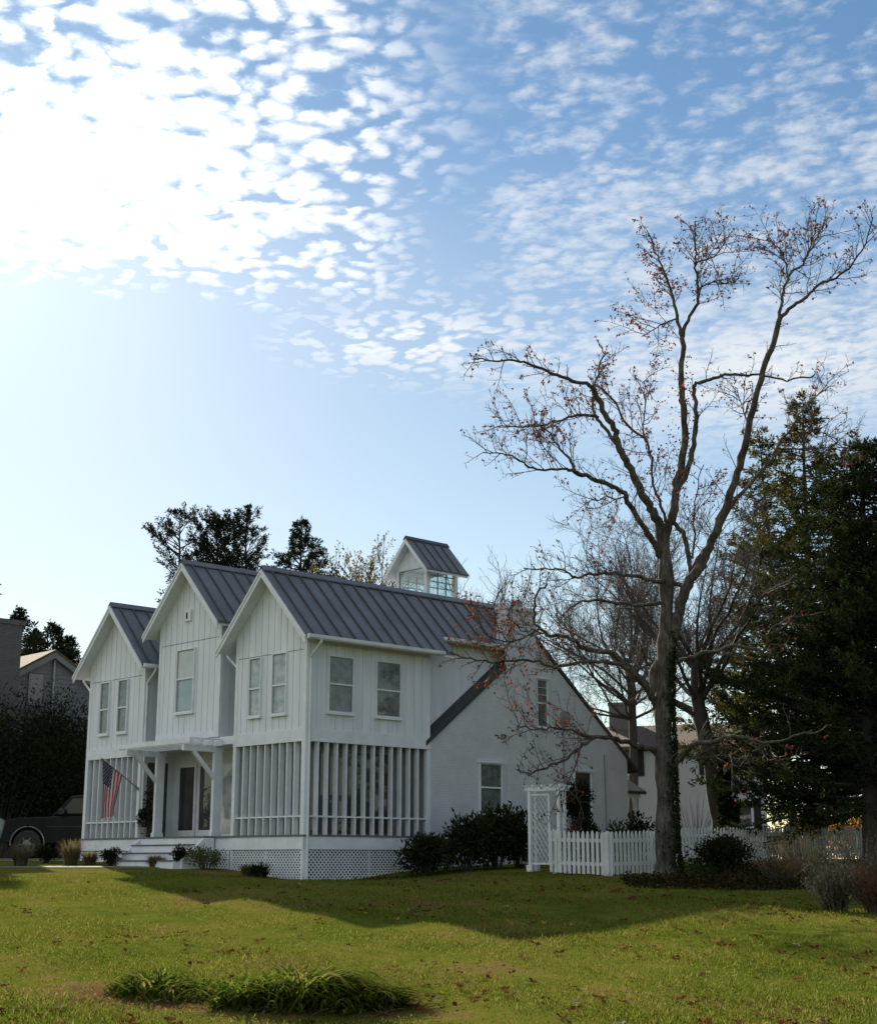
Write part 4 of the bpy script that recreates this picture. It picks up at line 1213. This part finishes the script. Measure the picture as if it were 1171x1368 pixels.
def stems_shrub(name, label, cat, px, Y, w, h, mat, n, leafm=None, nl=0, group=None, base=None, leafl=.05):
    c = on_ground(px, Y); root = thing(name, label, cat, tuple(c), 0, group)
    st = QB(); lf = QB(); CL = []
    for k in range(n):
        a = rng.uniform(0, 2 * math.pi); r = w * .18 * rng.random()
        p = np.array([r * math.cos(a), r * math.sin(a), -.03]); out = w * .5 * rng.uniform(.15, 1)
        H = h * rng.uniform(.5, 1.08)
        t = np.linspace(0, 1, 5)[:, None]
        P = p + t * np.array([0, 0, H]) + t ** 1.4 * out * np.array([math.cos(a), math.sin(a), 0]) + rng.normal(0, .02, (5, 3)) * t
        st.tube(P, np.linspace(.009, .003, 5), 3)
        for j in range(nl):
            f = rng.uniform(.15, 1); i = min(3, int(f * 4)); CL.append(P[i] + (P[i + 1] - P[i]) * (f * 4 - i) + rng.normal(0, .035, 3))
    st.build('stem', mat, root)
    if leafm is not None:
        C = np.array(CL); L = leafl * rng.uniform(.6, 1.4, len(C)); lf.leaves(C, L, L * .35, rng.normal(0, .6, C.shape) + np.array([0, 0, .7])); lf.build('foliage', leafm, root)
    return root
M['drystem'] = paint('dry_stem', (.06, .048, .034), (.10, .082, .06), .9, 10)
stems_shrub('lavender_shrub', 'silver-grey wispy shrub at the right with sunlit tips', 'shrub', 1112, 26.0, 1.0, .95, M['drystem'], 120, greyleaf, 26, leafl=.06)
stems_shrub('russet_shrub', 'red-brown twiggy shrub cut by the right edge beside the silver shrub', 'shrub', 1163, 25.6, .85, .85, M['drystem'], 100, brownleaf, 24, leafl=.055)
stems_shrub('lavender_shrub', 'taller grey airy shrub behind the silver one near the right edge', 'shrub', 1150, 28.5, 1.3, 1.25, M['drystem'], 110, greyleaf, 16, leafl=.06)
stems_shrub('perennial_clump', 'faded dark green perennials under the spruce in front of the far fence', 'plant', 1076, 33.0, 1.6, 1.15, M['drystem'], 110, ltshrub, 12)
stems_shrub('perennial_clump', 'brown dying perennials between the yew mound and the silver shrub', 'plant', 1042, 32.0, 1.3, .8, M['drystem'], 90, brownleaf, 16)
stems_shrub('bare_shrub', 'leafless twiggy shrub behind the fence before the far white house', 'shrub', 930, 47, 2.0, 2.0, M['twig'], 60)
clump_shrub('climbing_rose', 'thin tangled climber filling the foot of the arbor beside the fence', 'vine', 764, 36.9, .65, 1.35, brownleaf, n=1100, leaf=.06, lobes=9, d=.6)

def bed(name, label, x0, x1, y0, y1, n, mats, hmax):
    q = QB()
    x = x0 + (x1 - x0) * rng.random(n); y = y0 + (y1 - y0) * rng.random(n)
    e = np.abs((x - x0) / (x1 - x0) - .5) * 2
    keep = rng.random(n) > e ** 6
    x, y = x[keep], y[keep]
    C = np.stack([x, y, gz(x, y) + hmax * rng.random(len(x)) ** 1.6 * (.6 + .4 * np.sin(x * 3) * np.sin(y * 2.4))], 1)
    L = rng.uniform(.05, .11, len(x)); mi = rng.integers(0, len(mats), len(x))
    for k in range(len(mats)):
        s = mi == k; q.leaves(C[s], L[s], L[s] * .5, mi=k)
    tag(q.build(name, mats), label, 'plants', kind='stuff')
bed('ground_cover', 'low dark ground cover in the bed under the maple', 3.9, 9.6, 30.6, 33.4, 9000, [dkshrub, dkshrub, brownleaf, dkshrub], .26)
bed('ground_cover', 'low plants at the foot of the right hand fence', 6.4, 11.5, 33.4, 40, 7000, [dkshrub, dkshrub, brownleaf], .35)
bed('ground_cover', 'low edging plants along the foot of the lattice', -3.0, -.2, 36.6, 37.3, 0 + 900, [dkshrub, rhodo], .10)

# front bed
tuftm = tanleaf
for px, Y, w, h, lab in [(28, 40.5, .75, .72, 'tan ornamental grass in front of the pickup wheel'), (95, 41.2, .8, .85, 'tallest tan ornamental grass at the left corner of the porch'), (120, 41.3, .65, .5, 'small tan grass tuft at the left end of the porch skirt'), (208, 39.3, .6, .42, 'tan grass tuft before the lowest front step'), (331, 37.2, .5, .38, 'small dry grass tuft before the front lattice')]:
    grass_tuft('grass_tuft', lab, 'grass', px, Y, w, h, tuftm, n=420, group='ornamental grass tufts along the front bed')
for px, Y, w, h, lab, mt_ in [(148, 40.6, .62, .5, 'small dark round shrub left of the front steps', dkshrub), (243, 38.8, .52, .62, 'clipped ball shrub at the right end of the front steps', dkshrub), (275, 38.6, 1.0, .62, 'loose olive shrub between the ball shrub and the lattice', ltshrub), (62, 42.5, .8, .5, 'dark low shrub between the two tan grasses', dkshrub)]:
    clump_shrub('front_shrub', lab, 'shrub', px, Y, w, h, mt_, n=1100, leaf=.07, lobes=8, group='shrubs in the front bed')
grass_tuft('yucca', 'dark spiky yucca tuft before the front lattice corner', 'plant', 347, 36.8, .75, .5, dkshrub, n=160, width=.02)
clump_shrub('vine', 'leafy vine climbing the post left of the entry door', 'vine', 0, 0, .30, 1.7, dkshrub, n=420, leaf=.07, lobes=9, base=hw(.05, 7.05, .02))
def pot():
    c = hw(.02, 7.22, .001); r = thing('potted_plant', 'dark bushy plant in a pot on the deck left of the steps', 'plant', tuple(c))
    mb = MB(); mb.lathe((0, 0, 0), [(.11, 0), (.15, .24), (.165, .24), (.165, .28), (.13, .28), (.12, .2)], 18); mb.build('pot', M['vent'], r)
    q = QB(); n = 500; u = rng.normal(size=(n, 3)); u /= np.linalg.norm(u, axis=1)[:, None]
    C = np.array([0, 0, .52]) + u * np.array([.2, .2, .28]) * rng.random((n, 1)) ** .4
    q.leaves(C, .08, .035, u + np.array([0, 0, .4])); q.build('foliage', dkshrub, r)
pot()
# dense dark evergreen screen on the left, behind the pickup
for px, Y, w, h, lab in [(-8, 51.5, 5.2, 6.2, 'dark evergreen at the left edge below the grey chimney'), (38, 55, 4.2, 6.3, 'dark evergreen with a pointed top between chimney and grey gable'), (98, 56, 4.6, 6.4, 'dark evergreen right against the left corner of the white house'), (66, 53.5, 5.0, 4.6, 'lower dark evergreen just above the pickup roof')]:
    clump_shrub('evergreen_shrub', lab, 'bush', px, Y, w, h, dkshrub, n=14000, leaf=.15, lobes=26, d=3.4, aspect=.35, group='dark evergreens behind the pickup')

# daylily clumps in the lawn
dl = leafmat('daylily_blade', [(.045, .085, .010), (.085, .14, .016), (.14, .18, .026), (.26, .20, .07)], .5, .7, pscale=1.2)
def daylily(label, x0, x1, yc, dy, n, h, seed, wilt):
    q = QB(); m = 6
    cx_, cy_ = (x0 + x1) / 2, yc
    for k in range(n):
        x = x0 + (x1 - x0) * rng.random(); e = abs((x - cx_) / (x1 - x0)) * 2
        y = yc + dy * rng.normal(0, .42) * math.sqrt(max(.05, 1 - e * e * .8))
        z = gzf(x, y) - .02
        hh = h * (1 - .55 * e ** 3) * (.7 + .3 * math.sin(x * 5.1) * math.sin(x * 2.3 + 1)) * rng.uniform(.35, 1.25)
        dead = k > n * .86
        if dead: hh = h * rng.uniform(.08, .22); y = yc + (y - yc) * 1.5
        a = rng.uniform(0, 2 * math.pi) if not wilt else rng.normal(-.2, 1.1)
        out = hh * rng.uniform(.5, 1.6) * (1 + .6 * wilt) * (2.2 if dead else 1)
        t = np.linspace(0, 1, m)[:, None]
        P = np.array([x, y, z]) + t * out * np.array([math.cos(a), math.sin(a) * .8, 0]) + np.array([0, 0, 1.0]) * hh * (t * 2.0 - t ** 2 * 1.55)
        s = np.array([-math.sin(a), math.cos(a), 0]) * .014
        wd = np.array([.8, 1, 1, .85, .6, .1])[:, None]
        V = np.concatenate([P - s * wd, P + s * wd]); F = np.array([[i, i + m, i + m + 1, i + 1] for i in range(m - 1)])
        q.add(V, F, 1 if dead else 0)
    V0 = np.array([cx_, cy_, gzf(cx_, cy_)])
    q.V = [v_ - V0 for v_ in q.V]
    o = q.build('daylily_clump', [dl, tanleaf]); o.location = tuple(V0)
    tag(o, label, 'plant', 'daylily clumps in the lawn')
daylily('smaller bright green daylily clump on the left of the lawn', at(150, 1320, 16.6)[0], at(292, 1320, 16.6)[0], 16.7, .50, 1500, .48, 1, 0)
daylily('larger daylily clump in the lawn with flopped yellowing blades', at(285, 1330, 15.9)[0], at(525, 1330, 15.9)[0], 16.0, .58, 2600, .60, 2, 1)

# ================================================================== FENCES AND ARBOR
fencem = paint('fence_paint', (.46, .48, .50), (.60, .62, .64), .7, 2.5, .15, 30)
def fence(label, pts, sp=.145, h=1.02, pw=.085, post_every=2.3, posts=None):
    p0 = np.array([pts[0][0], pts[0][1], 0]); root = thing('picket_fence', label, 'fence', (p0[0], p0[1], gzf(*pts[0])), 0)
    o3 = np.array(root.location)
    pk = MB(); rl = MB(); ps = MB()
    for (a, b) in zip(pts[:-1], pts[1:]):
        a = np.array(a, float); b = np.array(b, float); d = b - a; L = np.linalg.norm(d); d /= L; nrm = np.array([d[1], -d[0]])
        n = int(L / sp)
        for k in range(n + 1):
            c = a + d * (k * L / n); z = gzf(*c) + rng.normal(0, .006); hh = h + rng.normal(0, .008)
            lean = rng.normal(0, .006)
            prof = [(-pw / 2, .03), (pw / 2, .03), (pw / 2, hh - .10), (pw * .30, hh - .03), (0, hh), (-pw * .30, hh - .03), (-pw / 2, hh - .10)]
            vs = []
            for off in (.020, .040):
                for s, q_ in prof:
                    vs.append((c[0] + d[0] * (s + lean * q_) + nrm[0] * off - o3[0], c[1] + d[1] * (s + lean * q_) + nrm[1] * off - o3[1], z + q_ - o3[2]))
            m = len(prof)
            pk.add(vs, [tuple(range(m)), tuple(range(2 * m - 1, m - 1, -1))] + [(i, i + m, (i + 1) % m + m, (i + 1) % m) for i in range(m)])
        za, zb = gzf(*a), gzf(*b)
        for zz in (.26, .80):
            rl.beam((a[0] - o3[0], a[1] - o3[1], za + zz - o3[2]), (b[0] - o3[0], b[1] - o3[1], zb + zz - o3[2]), .036, .085)
        m = max(1, int(round(L / post_every)))
        for k in range(m + 1):
            c = a + d * (k * L / m) - nrm * .07
            z = gzf(*c) - o3[2]
            x, y = c[0] - o3[0], c[1] - o3[1]
            ps.box(x - .05, x + .05, y - .05, y + .05, z - .1, z + h - .02)
    pk.build('pickets', fencem, root); rl.build('rail', fencem, root); ps.build('post', fencem, root)
    return root
cnr = at(812, 1147, 34.7)[:2]
lft = cnr + VV[:2] * 1.75
mid_ = cnr + UU[:2] * 1.75
fence('white picket fence turning a corner between the arbor and the maple', [tuple(lft), tuple(cnr), tuple(mid_)][::1])
c0 = at(902, 1147, 39.8)[:2]
fence('weathered picket fence running off to the right behind the maple and yew', [tuple(c0), tuple(c0 + UU[:2] * 5.5), tuple(c0 + UU[:2] * 11.5)])

def arbor():
    a = at(708, 1147, 37.3)[:2]; b = at(747, 1147, 36.9)[:2]
    z0 = gzf(*((a + b) / 2))
    d = b - a; Wd = np.linalg.norm(d); ang = math.atan2(d[1], d[0])
    r = thing('garden_arbor', 'white garden arbor with lattice side and small gate left of the picket fence', 'arbor', (a[0], a[1], z0), ang)
    dep = .34
    for (x, y) in ((0, 0), (Wd, 0), (0, dep), (Wd, dep)):
        p = MB(); p.box(x - .035, x + .035, y - .035, y + .035, .16, 1.98); p.box(x - .075, x + .075, y - .075, y + .075, -.1, .159); p.build('post', M['trim'], r)
    t = MB()
    for y in (-.02, dep + .02): t.box(-.12, Wd + .12, y - .03, y + .03, 1.981, 2.07)
    for k in range(5):
        x = -.1 + (Wd + .2) * k / 4; t.box(x - .025, x + .025, -.15, dep + .15, 2.071, 2.13)
    t.build('top', M['trim'], r)
    for x0, nm in ((0.0, 'l'), ):
        l = MB()
        # near side lattice across the opening's left half, turned along the depth
        w0, w1, h0, h1 = .05, Wd * .62, .22, 1.86
        s = .115
        for sg in (1, -1):
            t_ = w0 - (h1 - h0)
            while t_ < w1 + (h1 - h0):
                xx0, xx1 = t_, t_ + sg * (h1 - h0) * .6
                dx = xx1 - xx0; lo, hi = 0., 1.
                for lim, s2 in ((w0, 1), (w1, -1)):
                    k = (lim - xx0) / dx
                    if s2 * dx > 0: lo = max(lo, k)
                    else: hi = min(hi, k)
                if hi - lo > .01:
                    l.beam((xx0 + dx * lo, .05 + .012 * sg, h0 + (h1 - h0) * lo), (xx0 + dx * hi, .05 + .012 * sg, h0 + (h1 - h0) * hi), .010, .036, up=(0, 1, 0))
                t_ += s
        l.box(w0 - .03, w0, .02, .08, h0 - .05, h1 + .05); l.box(w1, w1 + .04, .02, .08, h0 - .05, h1 + .05); l.box(w0, w1, .02, .08, h1, h1 + .05); l.box(w0, w1, .02, .08, h0 - .05, h0)
        l.build('lattice_panel', M['trim'], r)
    gt_ = MB()
    for k in range(2):
        x = Wd * .70 + k * .11
        gt_.prism([(x, .06), (x + .085, .06), (x + .085, .96), (x + .043, 1.05), (x, .96)], 'y', .09, .11)
    gt_.box(Wd * .68, Wd - .04, .111, .14, .30, .37); gt_.box(Wd * .68, Wd - .04, .111, .14, .78, .85)
    gt_.build('gate', M['trim'], r)
arbor()

# ================================================================== PATH, PICKUP
def path():
    m = paint('path_concrete', (.10, .098, .09), (.15, .145, .135), .9, 4, .3, 50)
    q = QB(); n = 40
    xs = np.linspace(-22, -6.6, n)
    yc = np.interp(xs, [-22, -11, -8.6, -6.6], [39.6, 39.7, 39.5, 39.3])
    V = []
    for o in (-.35, .35): V.append(np.stack([xs, yc + o, gz(xs, yc + o) + .02], 1))
    for o in (-.35, .35): V.append(np.stack([xs, yc + o, gz(xs, yc + o) - .1], 1))
    V = np.concatenate(V)
    i = np.arange(n - 1)
    F = np.concatenate([np.stack([i, i + 1, i + n + 1, i + n], 1), np.stack([i + 2 * n, i, i + n * 0 + 0, i + 2 * n], 1)[:0], np.stack([i + 2 * n, i + 2 * n + 1, i + 1, i], 1)])
    q.add(V, F); tag(q.build('path', m), kind='structure')
    mg = paint('driveway_gravel', (.10, .095, .09), (.16, .15, .14), .95, 8, .6, 40)
    q = QB()
    xs = np.linspace(-40, -8.2, 30); V = []
    for yy in (44.0, 47.2, 51): V.append(np.stack([xs, np.full(30, yy), gz(xs, np.full(30, yy)) + .012], 1))
    V = np.concatenate(V); i = np.arange(29)
    q.add(V, np.concatenate([np.stack([i + k * 30, i + 1 + k * 30, i + 31 + k * 30, i + 30 + k * 30], 1) for k in (0, 1)]))
    tag(q.build('driveway', mg), kind='structure')
path()

def pickup():
    body = paint('dark_green_car_paint', (.006, .008, .008), (.009, .012, .011), .4, 2, spec=.10)
    blk = paint('black_rubber', (.012, .012, .012), (.02, .02, .02), .85, 8)
    chrome = paint('chrome', (.10, .10, .105), (.16, .16, .165), .35, 3, metallic=.8)
    gl = paint('car_glass', (.008, .010, .010), (.014, .016, .016), .12, 2, spec=.35)
    Yc = 48.2
    wx = at(37, 1137, Yc - .85)[0]
    z0 = gzf(wx, Yc)
    r = thing('pickup', 'dark green pickup truck with chrome wheel rims parked behind the porch corner', 'truck', (wx, Yc, z0 + .01), 0)
    r.scale = (1.14,) * 3
    # local x to the right; front wheel at x=0, nose to the left
    prof = [(-.95, .45), (-.98, .80), (-.90, 1.02), (-.30, 1.12), (.55, 1.14), (.72, 1.16), (4.55, 1.16), (4.60, .50), (4.3, .42)]
    mb = MB()
    def arch(c, r_, n=14): return [(c + r_ * math.cos(t), .40 + r_ * math.sin(t)) for t in np.linspace(0, math.pi, n)]
    low = [(4.3, .42)] + arch(3.35, .46) + arch(0.0, .46) + [(-.95, .45)]
    poly = prof[:-2] + [(4.60, .50)] + low
    mb.prism(poly, 'y', -.86, .86)
    mb.build('body', body, r, bevel=.04)
    cab = MB(); cab.prism([(.60, 1.161), (1.12, 1.72), (2.55, 1.78), (2.72, 1.161)], 'y', -.76, .76); cab.build('cab', body, r, bevel=.05)
    for (a, b_) in ((.92, 1.66), (1.74, 2.50)):
        w = MB(); w.prism([(a - (.06 if a < 1 else 0), 1.24), (a + (.26 if a < 1 else 0), 1.64), (b_, 1.66), (b_ + .02, 1.24)], 'y', -.775, -.7605); w.build('window', gl, r)
    w = MB(); w.add([(.66, -.66, 1.24), (.66, .66, 1.24), (1.07, .62, 1.70), (1.07, -.62, 1.70)], [(0, 1, 2, 3)]); w.add([(.655, -.66, 1.245), (.655, .66, 1.245), (1.065, .62, 1.705), (1.065, -.62, 1.705)], [(3, 2, 1, 0)]); w.build('windscreen', gl, r)
    tm = MB(); tm.box(.5, 4.5, -.875, -.861, .86, .89); tm.build('side_trim', blk, r)
    for cx_ in (0.0, 3.35):
        fl = MB()
        pts = [(cx_ + .47 * math.cos(t), -.868, .40 + .47 * math.sin(t)) for t in np.linspace(-.1, math.pi + .1, 18)]
        fl.tube(pts, [.022] * len(pts), 6); fl.build('wheel_arch_trim', chrome, r)
        for sy in (-.80, .80):
            ty = MB(); s = 1 if sy > 0 else -1
            ty.lathe((cx_, sy, .385), [(.22, -.11), (.36, -.12), (.385, -.08), (.385, .08), (.36, .12), (.22, .11)], 32, 'y')
            wo = ty.build('wheel', blk, r, smooth_=False)
            rm = MB(); rm.lathe((cx_, sy + s * .095, .385), [(.225, -.02 * s), (.225, .02 * s), (.16, .0), (.07, .035 * s), (.001, .04 * s)], 24, 'y')
            for k in range(6):
                t = k * math.pi / 3; rm.beam((cx_ + .07 * math.cos(t), sy + s * .12, .385 + .07 * math.sin(t)), (cx_ + .2 * math.cos(t), sy + s * .115, .385 + .2 * math.sin(t)), .05, .03)
            rm.build('rim', chrome, wo)
    hl = MB(); hl.box(-.985, -.93, -.80, -.5, .80, .98); hl.box(-.985, -.93, .5, .80, .80, .98); hl.build('headlight', M['blind'], r)
    bm = MB(); bm.box(-1.08, -.97, -.88, .88, .42, .62); bm.build('bumper', chrome, r, bevel=.03)
    mi = MB(); mi.box(.85, 1.0, -1.0, -.87, 1.2, 1.36); mi.build('mirror', blk, r, bevel=.03)
pickup()
def canoe():
    m = paint('pale_green_hull', (.14, .18, .165), (.20, .235, .22), .5, 3)
    c = on_ground(2, 39.9)
    n = 26; V = []; F = []
    L = 2.6
    k = 12
    for i in range(n):
        f = i / (n - 1) * 2 - 1; w = .38 * (1 - abs(f) ** 2.4) + .006; dz = .12 * abs(f) ** 3
        for j in range(k):
            t = math.pi * j / (k - 1)
            V.append((f * L / 2, w * math.cos(t), dz + .34 * math.sin(t) * (1 - abs(f) ** 5 * .5)))
    mb = MB()
    for i in range(n - 1):
        for j in range(k - 1):
            a = i * k + j; F.append((a, a + 1, a + k + 1, a + k))
    mb.add(V, F)
    o = mb.build('rowing_boat', m, smooth_=True); sm = o.modifiers.new('thick', 'SOLIDIFY'); sm.thickness = .015
    o.location = (c[0] - .50, c[1], c[2] + .22); o.rotation_euler = (R(8), R(-62), R(20))
    o.location.z = c[2] + .02
    tag(o, 'upturned pale green boat hull leaning at the left edge before the pickup', 'boat')
canoe()

# ================================================================== NEIGHBOURING HOUSES
def neighbour():
    clap = paint('grey_clapboard', (.12, .132, .145), (.165, .178, .19), .7, 1.5, .2, 20)
    shg = paint('tan_shingle', (.06, .042, .026), (.10, .065, .038), .9, 6, .4, 40)
    gb = brick('grey_brick', (.085, .085, .095), (.06, .06, .068), (.10, .10, .11), msize=.014)
    P = at(73, 868, 56)
    z0 = gzf(P[0], P[1])
    H = P[2] - z0
    r = thing('grey_house', 'grey clapboard house with a big brick chimney behind the dark evergreens at left', 'house', (P[0], P[1], z0), HA)
    mb = MB(); hwd = 4.4; m = .58
    mb.prism([(-hwd, -.3), (hwd, -.3), (hwd, H - m * hwd - .15), (0, H - .15), (-hwd, H - m * hwd - .15)], 'y', .2, 9)
    for k in range(60):                                                  # clapboard laps on the gable
        z = .1 + k * .16
        w = min(hwd, (H - .2 - z) / m) if z > H - m * hwd - .15 else hwd
        if w < .1: break
        w2 = min(hwd, max(.01, (H - .2 - z - .15) / m)) if z + .15 > H - m * hwd - .15 else hwd
        mb.add([(-w, .17, z), (w, .17, z), (w2, .197, z + .15), (-w2, .197, z + .15), (-w, .199, z), (w, .199, z)], [(0, 1, 2, 3), (0, 4, 5, 1)])
    mb.build('wall', clap, r)
    rf = MB(); rf.prism([(-hwd - .4, H - m * (hwd + .4)), (-hwd - .4, H - m * (hwd + .4) - .1), (0, H - .1), (hwd + .4, H - m * (hwd + .4) - .1), (hwd + .4, H - m * (hwd + .4)), (0, H)], 'y', -.12, 9.3); rf.build('roof', shg, r)
    rb = MB(); rb.prism([(-hwd - .35, H - m * (hwd + .35) - .101), (-hwd - .35, H - m * (hwd + .35) - .34), (0, H - .34), (hwd + .35, H - m * (hwd + .35) - .34), (hwd + .35, H - m * (hwd + .35) - .101), (0, H - .101)], 'y', -.10, .168); rb.build('rake_board', clap, r)
    v = MB(); v.box(-.95, -.35, .10, .165, H - 2.2, H - 1.0); v.build('gable_vent', M['vent'], r)
    pp = MB(); pp.tube([(.08, .08, H - .4), (.08, .08, .2)], [.05, .05], 8); pp.build('downspout', M['galv'], r)
    for x in (-2.5, -.9, 1.2):
        w = MB(); w.box(x - .45, x + .45, .12, .166, 1.0, 2.4); fo = w.build('window', M['trim'], r); q_ = MB(); q_.box(x - .38, x + .38, .09, .119, 1.07, 2.33); q_.build('pane', M['pane'], fo)
    C1 = at(-3, 832, 52.5); loc = np.array([(C1 - np.array(r.location)) @ UU, (C1 - np.array(r.location)) @ VV, C1[2] - z0])
    ch = MB()
    ch.box(loc[0], loc[0] + 1.0, loc[1], loc[1] + 1.5, -.3, loc[2]); ch.box(loc[0] - .05, loc[0] + 1.05, loc[1] - .05, loc[1] + 1.55, loc[2] + .001, loc[2] + .18)
    ch.box(loc[0] - .25, loc[0] + 1.25, loc[1] - .05, loc[1] + 1.7, -.3, loc[2] - 3.2)
    ch.build('chimney', gb, r)
neighbour()

def far_house():
    r0 = at(1004, 1147, 60); z0 = gzf(r0[0], r0[1])
    wall = paint('far_white_siding', (.40, .42, .45), (.48, .50, .53), .7, .6, .1, 20)
    shg = paint('brown_shingle', (.07, .055, .05), (.12, .09, .08), .9, 5)
    br = brick('red_grey_brick', (.20, .18, .175), (.16, .15, .15), (.24, .235, .235))
    r = thing('white_house', 'white two-storey house with brown roof and brick chimney behind the maple and fence', 'house', (r0[0], r0[1], z0), math.pi - .35)
    # local x runs to the left in the photograph, front faces the camera along +y
    E = at(1004, 990, 60)[2] - z0; Rg = at(900, 968, 63)[2] - z0
    L = 7.6
    mb = MB(); mb.prism([(0, -.3), (0, E), (-2.6, Rg - .12), (-5.2, E), (-5.2, -.3)], 'x', 0, L); mb.build('wall', wall, r)
    rf = MB(); mm = (Rg - E) / 2.6
    rf.prism([(.35, E - mm * .35), (.35, E - mm * .35 - .12), (-2.6, Rg - .08), (-5.55, E - mm * .35 - .12), (-5.55, E - mm * .35), (-2.6, Rg + .04)], 'x', -.3, L + .3); rf.build('roof', shg, r)
    for (x, z) in ((1.25, 3.4), (.25, 1.2), (5.0, 3.4)):
        w = MB(); w.box(x - .4, x + .4, .001, .06, z, z + 1.15); wo = w.build('window', M['trim'], r)
        p = MB(); p.box(x - .32, x + .32, .061, .075, z + .08, z + 1.07); p.build('pane', M['pane'], wo)
        
        for q0 in (.42, -.72): s = MB(); s.box(x + q0, x + q0 + .30, .001, .05, z - .02, z + 1.17); s.build('shutter', M['dark'], wo)
    c = at(811, 932, 62); l = c - np.array(r.location); a = math.pi - .35
    lx = l[0] * math.cos(a) + l[1] * math.sin(a); ly = -2.6
    ch = MB(); ch.box(lx - .46, lx + .46, ly - .45, ly + .45, E, l[2] - .12); ch.box(lx - .5, lx + .5, ly - .5, ly + .5, l[2] - .119, l[2])
    ch.build('chimney', br, r)
far_house()

def far_car():
    red = paint('red_car_paint', (.30, .03, .02), (.36, .04, .03), .3); gl = glass('far_car_glass', (.02, .025, .03)); blk = paint('tyre_black', (.012,) * 3, (.02,) * 3, .9)
    c = on_ground(1036, 80)
    r = thing('parked_car', 'small red car far beyond the fence under the spruce branches', 'car', tuple(c), R(25))
    b = MB(); b.prism([(-2.1, .3), (-2.15, .75), (-1.2, .92), (1.5, .95), (2.1, .85), (2.15, .3)], 'y', -.85, .85); b.build('body', red, r, bevel=.06)
    b = MB(); b.prism([(-1.15, .921), (-.5, 1.42), (.9, 1.45), (1.6, .951)], 'y', -.72, .72); b.build('cabin', gl, r, bevel=.05)
    for x in (-1.3, 1.3):
        for y in (-.8, .8):
            w = MB(); w.lathe((x, y, .32), [(.12, -.1), (.3, -.11), (.32, -.07), (.32, .07), (.3, .11), (.12, .1)], 20, 'y'); w.build('wheel', blk, r)
far_car()
